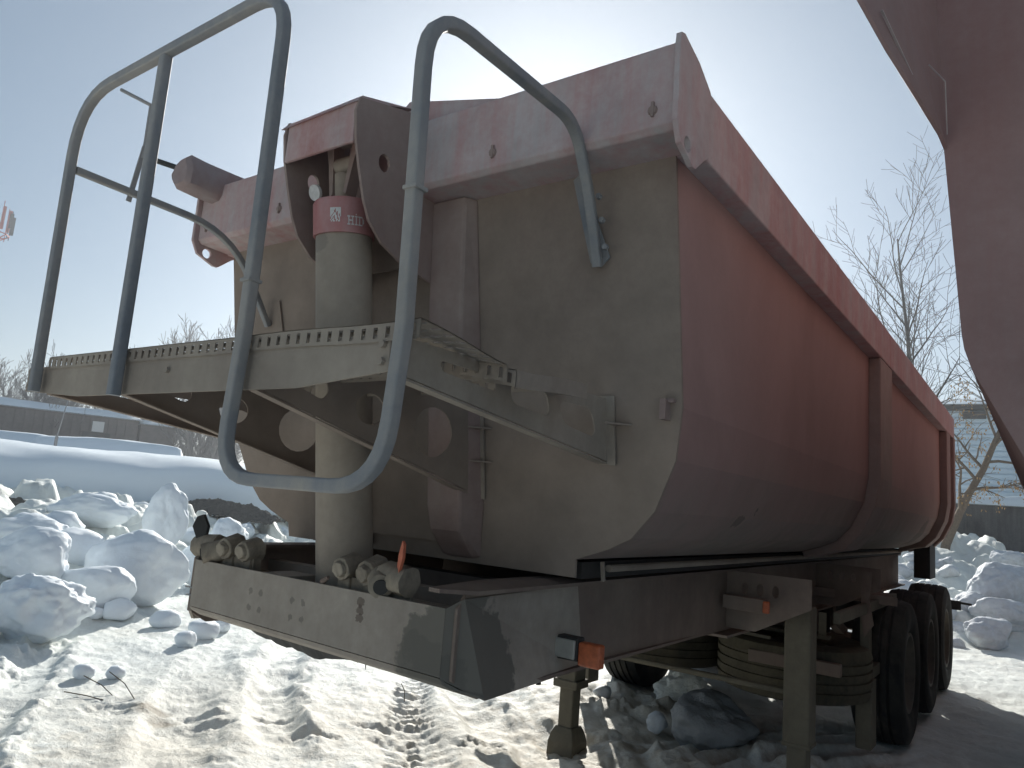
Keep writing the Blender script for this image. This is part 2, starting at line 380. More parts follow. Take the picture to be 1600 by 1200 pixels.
    def build(s, name, mat, parent=None, off=(0, 0, 0), **k): return mesh_obj(name, s.v, s.f, mat, parent, off, **k)
def fillet(pts, rad, n=7):
    P = [Vector(p) for p in pts]; out = [P[0]]
    rads = rad if isinstance(rad, (list, tuple)) else [rad]*(len(P)-2)
    for i in range(1, len(P)-1):
        a = (P[i-1]-P[i]); b = (P[i+1]-P[i]); r = min(rads[i-1], a.length*.49, b.length*.49)
        p0 = P[i]+a.normalized()*r; p1 = P[i]+b.normalized()*r
        for k in range(n+1):
            t = k/n; out.append(p0*(1-t)**2 + P[i]*2*t*(1-t) + p1*t*t)
    out.append(P[-1]); return out
def rr(wd, ht, r, n=3):
    out = []
    for cx, cy, a0 in ((wd/2-r, ht/2-r, 0), (-wd/2+r, ht/2-r, 90), (-wd/2+r, -ht/2+r, 180), (wd/2-r, -ht/2+r, 270)):
        for k in range(n+1):
            a = R(a0+90*k/n); out.append((cx+r*math.cos(a), cy+r*math.sin(a)))
    return out
def circ(cx, cy, rx, ry=None, n=20, rot=0):
    ry = ry or rx; c, s_ = math.cos(rot), math.sin(rot)
    return [(cx+rx*math.cos(a)*c-ry*math.sin(a)*s_, cy+rx*math.cos(a)*s_+ry*math.sin(a)*c) for a in (2*math.pi*k/n for k in range(n))]
def rpoly(q, r, n=5):
    out = []; P = [Vector(p) for p in q]
    for i in range(len(P)):
        a, b, c = P[i-1], P[i], P[(i+1) % len(P)]; d0 = a-b; d1 = c-b
        p0 = b+d0.normalized()*min(r, d0.length*.48); p1 = b+d1.normalized()*min(r, d1.length*.48)
        for k in range(n+1):
            t = k/n; v = p0*(1-t)**2 + b*2*t*(1-t) + p1*t*t; out.append((v.x, v.y))
    return out
def tag(o, label=None, cat=None, group=None, kind=None):
    for k, v in (('label', label), ('category', cat), ('group', group), ('kind', kind)):
        if v: o[k] = v
    return o
def thing(name, loc, label, cat, group=None):
    o = bpy.data.objects.new(name, None); COL.objects.link(o); o.location = loc; o.empty_display_size = .3
    return tag(o, label, cat, group)
def dup(o, loc=None, parent=None):
    c = o.copy(); COL.objects.link(c)
    if parent: c.parent = parent
    if loc is not None: c.location = loc
    return c

# ------------------------------------------------------------------ ground sheet (polar grid, fine where the photo looks)
def ground():
    a_f = np.linspace(R(-14), R(88), 980); a_c = np.linspace(R(88), R(346), 90)[1:-1]
    ang = np.concatenate([a_f, a_c]); 
    rad = np.concatenate([[.25, .8, 1.4], np.exp(np.linspace(math.log(1.9), math.log(42), 640)), np.exp(np.linspace(math.log(44), math.log(310), 20))])
    A, RR = np.meshgrid(ang, rad); X = -np.sin(A)*RR; Y = np.cos(A)*RR; Z = height(X, Y)
    nr, na = A.shape
    co = np.stack([X, Y, Z], -1).reshape(-1, 3)
    i, j = np.meshgrid(np.arange(nr-1), np.arange(na), indexing='ij'); j2 = (j+1) % na
    f = np.stack([i*na+j, (i+1)*na+j, (i+1)*na+j2, i*na+j2], -1).reshape(-1, 4)
    me = bpy.data.meshes.new('snowy_ground'); me.vertices.add(len(co)); me.vertices.foreach_set('co', co.ravel())
    me.loops.add(f.size); me.loops.foreach_set('vertex_index', f.ravel().astype(np.int32))
    me.polygons.add(len(f)); me.polygons.foreach_set('loop_start', np.arange(0, f.size, 4, dtype=np.int32))
    me.polygons.foreach_set('use_smooth', np.ones(len(f), bool)); me.update(calc_edges=True)
    if me.polygons[1000].normal.z < 0: me.flip_normals()
    me.materials.append(M_ground)
    o = bpy.data.objects.new('ground', me); COL.objects.link(o); tag(o, 'trampled snowy yard with wheel ruts and sandy patches', kind='structure')
ground()

# long smooth snow bank behind the left pile
def sweep_bank(name, path, prof_fn, mat, n=40, m=28, amp=.06, s=0):
    P = [Vector((*p, 0)) for p in path]; L = [0]
    for a, b in zip(P[:-1], P[1:]): L.append(L[-1]+(b-a).length)
    V = []
    for i in range(n+1):
        t = L[-1]*i/n
        k = max(j for j in range(len(P)-1) if L[j] <= t+1e-9); u = (t-L[k])/(L[k+1]-L[k]); c = P[k].lerp(P[k+1], u)
        d = (P[k+1]-P[k]).normalized(); nrm = Vector((-d.y, d.x, 0))
        for q in prof_fn(i/n, m): V.append(c + nrm*q[0] + Vector((0, 0, q[1])))
    A = np.array([tuple(v) for v in V]); e = fbm(A[:, 0]*.5, A[:, 1]*.5, A[:, 2]*.9, o=4, s=s)
    A[:, 2] += e*amp*1.5; A[:, 0] += e*amp
    mm = m+1; F = [(i*mm+j, (i+1)*mm+j, (i+1)*mm+j+1, i*mm+j+1) for i in range(n) for j in range(m)]
    return A.tolist(), F
def bank_prof(t, m):
    end = min(1, math.sin(math.pi*min(1, max(0, t)))*6)**.5 if 0 < t < 1 else 0.02
    top = 2.1+.10*math.sin(t*7+1)
    out = []
    for k in range(m+1):
        a = math.pi*1.12*(k/m) - .12*math.pi
        ca, sa = math.cos(a), math.sin(a)
        x = 2.3*math.copysign(abs(ca)**.62, ca); z = .95 + (top-.95)*math.copysign(abs(sa)**.7, sa)*end if sa > 0 else .95+.35*sa
        out.append((-x*(.9 if x > 0 else 1.3), z))
    return out
v, f = sweep_bank('bank', [(-17.6, -16), (-18.5, 2.0), (-18.0, 6.0), (-17.0, 12.5), (-16.2, 20), (-15.5, 28)], bank_prof, M_cap, n=150, m=34, amp=.05, s=4)
o = mesh_obj('snow_bank', v, f, M_cap, smooth=True); tag(o, 'long smooth snow bank rising behind the piled lumps', kind='structure')

# ------------------------------------------------------------------ snow blocks
def block_mesh(seed, sx, sy, sz, planes=14, amp=.10, sub=5, dent=0):
    rng = np.random.RandomState(seed)
    bm = bmesh.new(); bmesh.ops.create_icosphere(bm, subdivisions=sub, radius=1)
    V = np.array([v.co[:] for v in bm.verts]); F = [[v.index for v in f.verts] for f in bm.faces]; bm.free()
    N = rng.normal(size=(planes, 3)); N /= np.linalg.norm(N, axis=1)[:, None]; D = rng.uniform(.62, 1.0, planes)
    dt = V @ N.T; q = np.where(dt > .05, D/np.maximum(dt, .05), 9); 
    kk = 14.0; r = (-np.log(np.exp(-kk*np.minimum(q, 1.15)).sum(1) + np.exp(-kk*1.08))/kk)
    r = r + amp*fbm(V[:, 0]*1.6+seed, V[:, 1]*1.6, V[:, 2]*1.6, o=5, s=seed % 50, g=.55) + amp*.16*np.abs(fbm(V[:, 0]*4+seed, V[:, 1]*4, V[:, 2]*4, o=3, s=seed % 31))
    if dent: r -= dent*np.maximum(0, vnoise(V[:, 0]*2.2+seed*3, V[:, 1]*2.2, V[:, 2]*2.2, seed % 40))
    V = V*r[:, None]*np.array([sx, sy, sz])/ .95
    me = bpy.data.meshes.new('snow_block'); me.from_pydata(V.tolist(), [], F); me.polygons.foreach_set('use_smooth', [True]*len(F))
    return me
def block(px, py, size, seed, label, mat=M_block, sink=.25, rot=None, z=None, name='snow_block', group=None, cat='snow block', **k):
    sx, sy, sz = size; me = block_mesh(seed, sx/2, sy/2, sz/2, **k); me.materials.append(mat)
    o = bpy.data.objects.new(name, me); COL.objects.link(o)
    zz = gz(px, py) if z is None else z
    o.location = (px, py, zz + sz/2 - sink*sz); o.rotation_euler = (0, 0, rot if rot is not None else seed*1.7 % 6.28)
    tag(o, label, cat, group); return o
FC = R(36)   # facing the viewer: width runs across the line of sight
def fblock(*a, **k): return block(*a, rot=FC+k.pop('turn', 0), **k)
fblock(-8.75, 3.62, (.95, .7, .66), 3, 'large pale snow block at the left edge, resting above the pitted block', z=.30, sink=.05, amp=.08)
fblock(-7.55, 3.22, (1.05, .75, .66), 14, 'large pitted snow block lying at the lower left edge of the pile', z=0, sink=.04, dent=.22, amp=.14)
fblock(-8.75, 4.78, (1.16, .8, .92), 25, 'biggest rounded snow boulder with dark specks in front of the pile', z=.03, sink=.04, amp=.07, turn=.2)
fblock(-8.30, 4.10, (.86, .6, .62), 36, 'sloping snow block leaning against the left side of the biggest boulder', z=.03, sink=.05, amp=.07)
fblock(-10.15, 5.85, (.62, .5, 1.12), 41, 'tall upright snow lump standing on the pile', z=.42, sink=.06, dent=.10, amp=.08)
fblock(-11.8, 5.65, (1.35, .8, .50), 52, 'wide flat snow slab on top of the pile left of the tall lump', sink=.1, z=.74)
fblock(-10.5, 4.30, (1.0, .8, .5), 57, 'low snow hump on the pile behind the left edge blocks', sink=.2, z=.55)
fblock(-9.9, 6.35, (.75, .6, .72), 63, 'pale snow block between the biggest boulder and the trailer nose', z=.05, sink=.1)
fblock(-10.3, 6.9, (.6, .5, .62), 64, 'squat snow lump right beside the tall upright lump', sink=.1, z=.45)
for i, (x, y, s, lb) in enumerate([(-7.5, 4.48, .26, 'round fist sized snowball in the shade right of the biggest boulder'), (-7.0, 4.75, .30, 'angular small snow lump just left of the trailer nose'), (-6.75, 4.45, .26, 'small snow lump below the angular one near the trailer nose'),
        (-6.55, 4.15, .20, 'small snow lump nearest the sunlit edge by the trailer nose'), (-6.1, 3.05, .15, 'left one of two tiny snow lumps on the open sunlit snow'), (-5.98, 3.22, .14, 'right one of two tiny snow lumps on the open sunlit snow'),
        (-8.0, 4.25, .30, 'flattened snow lump at the foot of the sloping block'), (-3.1, 5.9, .14, 'grey snow lump behind the left landing leg'), (-2.35, 5.35, .18, 'icy snow lump right of the landing leg foot')]):
    block(x, y, (s*1.25, s, s*.85), 80+i, lb, mat=M_rblock if i > 6 else M_block, sink=.15, name='snow_lump', cat='snow lump', sub=3)
rs = random.Random(5)
sm = [block_mesh(200+k, .5, .42, .38, sub=3) for k in range(6)]
for m_ in sm: m_.materials.append(M_block)
for i in range(72):
    t = rs.random()*4.6; k = min(int(t), 5)+1; u = t-int(t)
    ax, ay = LP[k]; bx, by = LP[min(k+1, 6)]; x = ax+(bx-ax)*u; y = ay+(by-ay)*u
    dx, dy = by-ay, -(bx-ax); L = math.hypot(dx, dy); off = rs.uniform(-.45, .5) if i < 26 else rs.uniform(.5, 4.5)
    x -= dx/L*off; y -= dy/L*off
    s = rs.uniform(.10, .26) if i < 26 else rs.uniform(.25, .75)
    o = bpy.data.objects.new('snow_lump', sm[i % 6]); COL.objects.link(o); o.location = (x, y, gz(x, y)+s*.10)
    o.scale = (s, s*rs.uniform(.8, 1.2), s*rs.uniform(.7, 1.1)); o.rotation_euler = (rs.uniform(-.4, .4), rs.uniform(-.4, .4), rs.uniform(0, 6))
    tag(o, 'small loose snow lump scattered along the foot of the left snow pile' if i < 26 else 'rounded snow lump bedded in the top of the left snow pile', 'snow lump', 'small snow lumps at the foot of the left pile' if i < 26 else 'snow lumps on top of the left pile')
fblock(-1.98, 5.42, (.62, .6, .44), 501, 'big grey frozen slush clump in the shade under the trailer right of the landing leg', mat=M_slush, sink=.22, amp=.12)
fblock(-2.55, 6.3, (.5, .45, .34), 502, 'sunlit icy clump behind the frozen slush under the trailer', mat=M_ground, sink=.25, amp=.14)
# right pile
fblock(-.62, 14.9, (1.25, .8, .85), 301, 'big dirty snow boulder on the right pile, highest of the big three', mat=M_rblock, sink=.05, z=.42)
fblock(-.50, 13.9, (1.1, .6, .50), 312, 'flat dirty snow slab below the big boulder at the right', mat=M_rblock, sink=.1, z=.28)
fblock(-.72, 13.1, (.8, .6, .5), 323, 'dirty snow block with a dark hollow at the foot of the right pile', mat=M_rblock, sink=.15, dent=.15)
fblock(-1.05, 14.2, (.6, .5, .5), 331, 'rounded grey snow block left of the flat slab on the right pile', mat=M_rblock, sink=.1, z=.30)
fblock(-.55, 17.6, (.75, .6, .5), 335, 'round snow lump on top of the right pile against the wall', mat=M_rblock, sink=.1, z=1.0)
sr = [block_mesh(400+k, .5, .42, .38, sub=3, amp=.14) for k in range(6)]
for m_ in sr: m_.materials.append(M_rblock)
for i in range(70):
    x = rs.uniform(-2.6, 1.2); y = rs.uniform(12.8, 19.8); s = rs.uniform(.12, .5)
    if y < 13+.5*x: continue
    o = bpy.data.objects.new('snow_lump', sr[i % 6]); COL.objects.link(o); o.location = (x, y, gz(x, y)+s*.08)
    o.scale = (s, s*rs.uniform(.8, 1.2), s*rs.uniform(.7, 1.1)); o.rotation_euler = (rs.uniform(-.4, .4), rs.uniform(-.4, .4), rs.uniform(0, 6))
    tag(o, 'loose dirty snow lump on the right pile', 'snow lump', 'dirty snow lumps on the right pile')
# dark gravel showing under the overhang of the bank
def lumpy(name, cx, cy, rx, ry, h, n, mat, label, cat, rot=0, s=3, z0=None):
    xs = np.linspace(-1, 1, n); X, Y = np.meshgrid(xs, xs); rr_ = np.hypot(X, Y)
    H = h*np.clip(1-rr_**2, -.3, 1)*(1+.25*fbm(X*4, Y*4, o=4, s=s)) + .03*fbm(X*22, Y*22, o=2, s=s+3)
    c, s_ = math.cos(rot), math.sin(rot); V = np.stack([cx+(X*rx*c-Y*ry*s_), cy+(X*rx*s_+Y*ry*c), H+(gz(cx, cy) if z0 is None else z0)], -1).reshape(-1, 3)
    F = [(i*n+j, i*n+j+1, (i+1)*n+j+1, (i+1)*n+j) for i in range(n-1) for j in range(n-1)]
    o = mesh_obj(name, V.tolist(), F, mat, smooth=False); return o
M_gravel = plain('dark gravel', (.085, .08, .072), .9, var=.6, sc=40, bs=.8)
o = lumpy('gravel_heap', -14.6, 9.6, 1.3, .6, .30, 60, M_gravel, '', '', rot=FC, z0=.80); tag(o, 'dark gravel heap showing below the overhanging snow bank', 'gravel heap')
o = lumpy('gravel_heap', -14.3, 5.3, 1.2, .6, .3, 50, M_gravel, '', '', rot=FC+.3, s=9, z0=.62); tag(o, 'low dark rubble strip under the bank at the left edge', 'rubble heap')
# twigs on the snow
M_twig = plain('dead twig', (.10, .075, .05), .8)
for i, (x0, y0, x1, y1, b) in enumerate([(-5.78, 2.88, -5.45, 2.95, .10), (-5.70, 2.72, -5.42, 2.86, .03), (-5.62, 2.98, -5.30, 3.02, .14), (-4.05, 4.42, -4.02, 4.44, .14)]):
    mb = MB(); z = gz((x0+x1)/2, (y0+y1)/2)
    mb.sweep([(x0, y0, z+b), ((x0+x1)/2, (y0+y1)/2+.02, z+b*.6), (x1, y1, z+.01)], [(math.cos(a)*.004, math.sin(a)*.004) for a in (0, 1.57, 3.14, 4.71)])
    tag(mb.build('twig', M_twig), ['thin dead twig sticking up at the left on sunlit snow', 'short dead twig lying flat on sunlit snow', 'longer dead twig leaning over the dark scrap', 'single dry stalk standing in the snow under the trailer nose'][i], 'twig')

# ================================================================== the tipper trailer
CX = -2.115; TO = (CX, 2.0, 0.0)
T = thing('tipper_trailer', TO, 'dusty dark red half-pipe tipper semi-trailer parked on snow with a railed platform on its nose', 'semi-trailer')
def P_(mb, name, mat, parent=None, **k): return mb.build(name, mat, parent or T, TO, **k)
KS = .17
def fy(z): return 2.056 + KS*(2.71-z)
PROF = [(1.19, 2.76), (1.19, 1.93), (1.163, 1.765), (1.087, 1.60), (1.0, 1.505), (.915, 1.462), (.785, 1.415), (.78, 1.352)]
outer = [(CX+a, z) for a, z in PROF] + [(CX-a, z) for a, z in reversed(PROF)]
# front panel, leaning forward
mb = MB().plate(outer, [], lambda u, v, t: (u, fy(v)+t, v), 0, .012); P_(mb, 'front_panel', M_front)
# belly sheets: one mesh per side, shell thickness 12 mm, starting behind the front panel edge
Y1 = 10.0
for sgn, nm in ((1, 'side_panel'), (-1, 'side_panel')):
    mb = MB(); pr = PROF[:-1] + [(0, 1.40)]
    inn = []
    for i, (a, z) in enumerate(pr):
        d = Vector((0, 0))
        if i: d += Vector((pr[i][0]-pr[i-1][0], pr[i][1]-pr[i-1][1])).normalized()
        if i < len(pr)-1: d += Vector((pr[i+1][0]-pr[i][0], pr[i+1][1]-pr[i][1])).normalized()
        d.normalize(); inn.append((a + d.y*.012, z - d.x*.012))
    loop = pr + inn[::-1]; n = len(loop); v = []
    for yy in (0, 1):
        for a, z in loop: v.append((CX+sgn*a, (fy(z)+.013) if yy == 0 else Y1, z))
    mb.add(v, [(i, (i+1) % n, n+(i+1) % n, n+i) for i in range(n)] + [tuple(range(n)), tuple(range(2*n-1, n-1, -1))])
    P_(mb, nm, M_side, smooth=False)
# tailgate
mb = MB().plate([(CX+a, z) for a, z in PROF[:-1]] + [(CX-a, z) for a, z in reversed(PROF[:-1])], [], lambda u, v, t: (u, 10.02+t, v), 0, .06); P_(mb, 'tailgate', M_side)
# side ribs (posts) that follow the belly, and the rear end frame
def rib(y0, y1, out, mat=M_rib):
    for sgn in (1, -1):
        pr = PROF[:-1]; o_ = []
        for i, (a, z) in enumerate(pr):
            d = Vector((0, 0))
            if i: d += Vector((pr[i][0]-pr[i-1][0], pr[i][1]-pr[i-1][1])).normalized()
            if i < len(pr)-1: d += Vector((pr[i+1][0]-pr[i][0], pr[i+1][1]-pr[i][1])).normalized()
            d.normalize(); w_ = out*(1 if i < len(pr)-2 else .6)
            o_.append((a - d.y*w_, z + d.x*w_))
        pr = [(a-.002, z) for a, z in pr]; loop = pr + o_[::-1]; n = len(loop)
        loop = [(a, min(z, 2.715)) for a, z in loop]
        v = [(CX+sgn*a, yy, z) for yy in (y0, y1) for a, z in loop]
        # flanks slope a little like folded channel
        mb = MB().add(v, [(i, (i+1) % n, n+(i+1) % n, n+i) for i in range(n)] + [tuple(range(n)), tuple(range(2*n-1, n-1, -1))])
        P_(mb, 'side_rib', mat, bevel=.008)
rib(5.25, 5.70, .073); rib(9.28, 9.62, .073); rib(9.90, 10.05, .085)
# top rails with forward ears
for sgn in (1, -1):
    sec = [(1.265, 2.72), (1.265, 2.955), (1.225, 3.005), (1.09, 3.005), (1.09, 2.72)]
    mb = MB(); v = [(CX+sgn*a, yy, z) for yy in (2.06, 10.08) for a, z in sec]
    mb.add(v, [(i, (i+1) % 5, 5+(i+1) % 5, 5+i) for i in range(5)] + [tuple(range(5)), tuple(range(9, 4, -1))])
    P_(mb, 'top_rail', M_rail, bevel=.006)
    ear = [(1.868, 2.985), (1.868, 2.74), (1.90, 2.68), (1.995, 2.643), (2.02, 2.645), (2.085, 2.70), (2.12, 2.722), (2.12, 2.95), (2.02, 3.0), (1.90, 3.03), (1.872, 3.02)]
    mb = MB().plate(ear, [circ(1.95, 2.695, .024, n=16)], lambda u, v_, t: (CX+sgn*(1.268+t), u, v_), -.014, .004)
    P_(mb, 'rail_ear', M_rail, bevel=.002)
# front band below the top edge, its underside returning to the panel
xa, xb = CX-1.252, CX+1.252
mb = MB(); sec = [(1.89, 2.745), (1.888, 3.0), (1.905, 3.012), (2.06, 3.012), (2.06, 2.722), (1.91, 2.728)]
v = [(x, y, z) for x in (xa, xb) for y, z in sec]
mb.add(v, [(i, (i+1) % 6, 6+(i+1) % 6, 6+i) for i in range(6)] + [tuple(range(6)), tuple(range(11, 5, -1))])
P_(mb, 'front_band', M_rail, bevel=.005)
for x in (-.934, -1.542, -2.734, -3.30):
    mb = MB().cyl((x, 1.89, 2.797), (x, 1.882, 2.797), .017, .013, 10).box((x-.003, 1.880, 2.775), (x+.006, 1.888, 2.822)); P_(mb, 'band_lug', M_rib)
mb = MB().plate([(-1.42, 3.005), (-2.04, 3.152), (-2.08, 3.12), (-2.40, 3.005)], [], lambda u, v, t: (u, 1.945+t, v), 0, .006); P_(mb, 'spill_guard', M_rail)
# channel ribs of the front panel
for sgn in (1, -1):
    mb = MB(); a0, a1 = .195, .315
    q = []
    for z, dep in ((2.722, .05), (2.3, .085), (1.9, .10), (1.56, .115), (1.47, .10), (1.37, .02)):
        w2 = .0 if z > 1.5 else (.03 if z > 1.4 else .05)
        q.append([(CX+sgn*(a0+.02), fy(z)+.002, z), (CX+sgn*(a0+.0+w2*0), fy(z)-dep, z), (CX+sgn*(a1+.045-w2*.6), fy(z)-dep, z), (CX+sgn*(a1+.075-w2*.4), fy(z)+.002, z)])
    v = [p for r_ in q for p in r_]; f = []
    for i in range(len(q)-1):
        for k in range(4): f.append((i*4+k, i*4+(k+1) % 4, i*4+4+(k+1) % 4, i*4+4+k))
    f += [(0, 1, 2, 3), tuple(len(v)-4+k for k in (3, 2, 1, 0))]
    mb.add(v, f); P_(mb, 'front_rib', M_rib, bevel=.012)
mb = MB().plate([(CX-.19, 2.60), (CX+.19, 2.60), (CX+.19, 1.42), (CX-.19, 1.42)], [], lambda u, v, t: (u, fy(v)-.03+t, v), 0, .02); P_(mb, 'recess_plate', M_front)
for (x0, x1, z) in ((-1.755, -1.68, 1.862), (-1.755, -1.68, 1.737), (-1.165, -1.10, 1.878), (-2.55, -2.475, 1.862), (-2.55, -2.475, 1.737), (-3.13, -3.065, 1.878)):
    s1 = x1 > -2; xw, xt = (x0, x1) if s1 else (x1, x0)
    mb = MB().add([(xw, fy(z)-.075, z), (xt, fy(z)-.004, z), (xw, fy(z)-.004, z), (xw, fy(z)-.075, z-.006), (xt, fy(z)-.004, z-.006), (xw, fy(z)-.004, z-.006)], [(0, 1, 2), (5, 4, 3), (0, 3, 4, 1), (1, 4, 5, 2), (2, 5, 3, 0)])
    P_(mb, 'gusset', M_front)
mb = MB().box((-.985, 2.15, 1.89), (-.965, 2.205, 1.955)).box((-.985, 2.165, 1.945), (-.945, 2.20, 1.957)); P_(mb, 'small_bracket', M_rib)

# ---- lift cylinder shroud (cradle box at the top of the front panel)
SX0, SX1 = -2.305, -1.925
side = [(1.59, 2.955), (1.575, 2.90), (1.59, 2.80), (1.62, 2.70), (1.655, 2.60), (1.69, 2.535), (1.76, 2.475), (1.86, 2.435), (2.06, 2.40), (2.06, 3.05), (1.90, 3.035), (1.84, 3.02)]
for x, dx in ((SX1, .012), (SX0, -.012)):
    mb = MB().plate(side, [circ(1.731, 2.768, .028, .034, n=18)], lambda u, v, t: (x+t, u, v), 0, dx); P_(mb, 'shroud_side', M_rib, bevel=.002)
mb = MB().box((SX0+.002, 1.585, 2.79), (SX1-.002, 1.60, 2.948)); P_(mb, 'shroud_front', M_rail, bevel=.004)
mb = MB().add([(SX0-.03, 1.575, 2.925), (SX1+.006, 1.575, 2.935), (SX1+.006, 1.60, 2.967), (SX0-.03, 1.60, 2.957), (SX0-.03, 1.86, 3.04), (SX1+.006, 1.86, 3.045)], [(0, 1, 2, 3), (3, 2, 5, 4), (0, 3, 4), (1, 5, 2), (0, 4, 5, 1)])
P_(mb, 'shroud_cap', M_rail)
mb = MB().box((SX0+.01, 1.95, 2.45), (SX1-.01, 1.965, 2.94)); P_(mb, 'shroud_back', M_front)
# ---- telescopic lift cylinder
A_ = Vector((CX, 1.955, 1.20)); B_ = Vector((CX, 1.735, 2.66)); ax = (B_-A_).normalized()
mb = MB().cyl(A_, A_+ax*1.36, .104, .104, 64); cy = P_(mb, 'lift_cylinder', M_cyl, smooth='auto')
c0 = A_+ax*1.335
mb = MB(); U = ax.cross(Vector((0, 1, 0))).normalized(); U = Vector((1, 0, 0)); W = U.cross(ax)
def ring(c, r, n=64): return [c + U*math.cos(2*math.pi*k/n)*r + W*math.sin(2*math.pi*k/n)*r for k in range(n)]
rings = [ring(c0, .103), ring(c0+ax*.0, .113), ring(c0+ax*.12, .113), ring(c0+ax*.132, .106), ring(c0+ax*.132, .04)]
v = [p for r_ in rings for p in r_]; f = []
for i in range(4):
    for k in range(64): f.append((i*64+k, i*64+(k+1) % 64, (i+1)*64+(k+1) % 64, (i+1)*64+k))
mb.add(v, f); col_ = P_(mb, 'collar', M_red, parent=cy, smooth='auto')
def on_collar(u, v, r=.1143):   # u = arc length to the viewer's right from the front, v = height
    a = u/.15; return c0 + ax*v + U*math.sin(a)*r - W*math.cos(a)*r*(1 if W.y > 0 else -1)
def stroke(mb, x0, y0, x1, y1, n=4):
    for i in range(n):
        a, b = x0+(x1-x0)*i/n, x0+(x1-x0)*(i+1)/n
        mb.add([on_collar(a, y0), on_collar(b, y0), on_collar(b, y1), on_collar(a, y1)], [(0, 1, 2, 3)])
mb = MB(); u0 = .060; sq = .052; vb = .036; n = 11
glyph = ["###########", "#####.#####", "####..#####", "####..#.###", "###.##..###", "##.###..#.#", "#.##.##.#.#", ".##..##.##.", ".#.#.##..#.", "#.##..##.#.", ".#.##.#.##."]
for r_ in range(n):
    for c_ in range(n):
        if glyph[r_][c_] == '#': stroke(mb, u0+sq*c_/n, vb+sq*(n-1-r_)/n, u0+sq*(c_+1)/n, vb+sq*(n-r_)/n, 1)
P_(mb, 'emblem', M_white, parent=col_, recalc=False)
def letters(mb, s_, u, v, h):
    g = {'H': ["###.###", ".#...#.", ".#...#.", ".#####.", ".#...#.", ".#...#.", "###.###"], 'I': ["###", ".#.", ".#.", ".#.", ".#.", ".#.", "###"], 'D': ["#####..", ".#...#.", ".#...##", ".#...##", ".#...##", ".#...#.", "#####.."]}
    px = h/7
    for ch in s_:
        rows = g['I' if ch == 'i' else ch]
        for r_, row in enumerate(rows):
            for c_, q in enumerate(row):
                if q == '#': stroke(mb, u+c_*px*.95, v+(6-r_)*px, u+(c_+1.02)*px*.95, v+(7.02-r_)*px, 1)
        if ch == 'i': stroke(mb, u+px*.95, v+7.7*px, u+px*1.9, v+8.6*px, 1)
        u += (len(rows[0])+.8)*px*.95
mb = MB(); letters(mb, 'HiD', .142, .026, .034); P_(mb, 'lettering', M_white, parent=col_, recalc=False)
# disc tab, eye link and V lugs above the collar
mb = MB().cyl((CX-.105, 1.675, 2.69), (CX-.105, 1.687, 2.695), .030, .030, 20).bar((CX-.10, 1.69, 2.69), (CX-.08, 1.71, 2.62), .026, .01); P_(mb, 'disc_tab', M_white, parent=cy)
mb = MB().cyl(B_-ax*.05, B_+ax*.10, .034, .034, 18).cyl((CX-.045, B_.y+.0, 2.80), (CX+.045, B_.y, 2.80), .036, .036, 18); P_(mb, 'cylinder_eye', M_cyl, parent=cy, smooth='auto')
for sx in (-1, 1):
    mb = MB().plate([(CX+sx*.10, 2.90), (CX+sx*.055, 2.90), (CX+sx*.030, 2.68), (CX+sx*.045, 2.67), (CX+sx*.07, 2.80)], [], lambda u, v, t: (u, 1.70+t, v), 0, .05); P_(mb, 'pivot_lug', M_rib)
mb = MB().box((CX-.10, 1.70, 2.885), (CX+.10, 1.75, 2.90)); P_(mb, 'pivot_plate', M_rib)

# ---- service platform on four pierced arms
PX0, PX1, PY = -3.075, -1.185, 1.15
beam = [(PX0, 1.945), (PX1, 1.945), (PX1, 1.862), (-1.50, 1.832), (-2.66, 1.832), (PX0, 1.858)]
mb = MB().plate(beam, [], lambda u, v, t: (u, PY+t, v), 0, .006)
mb.box((PX0, PY+.007, 1.939), (PX1, PY+.05, 1.945)); bm_ = P_(mb, 'platform_beam', M_plat, bevel=.0015)
for x, z in ((-1.205, 1.925), (-1.205, 1.885), (-1.755, 1.925), (-1.755, 1.875), (-2.395, 1.925), (-2.395, 1.87), (-3.045, 1.93), (-3.045, 1.875), (-2.1, 1.90)):
    mb = MB().cyl((x, PY, z), (x, PY-.010, z), .010, .009, 6); P_(mb, 'bolt', M_plat, parent=bm_)
def stad(u0, v0, u1, v1, r0, r1, n=8):
    a = math.atan2(v1-v0, u1-u0); out = []
    for k in range(n+1): t = a+math.pi/2+math.pi*k/n; out.append((u0+r0*math.cos(t), v0+r0*math.sin(t)))
    for k in range(n+1): t = a-math.pi/2+math.pi*k/n; out.append((u1+r1*math.cos(t), v1+r1*math.sin(t)))
    return out
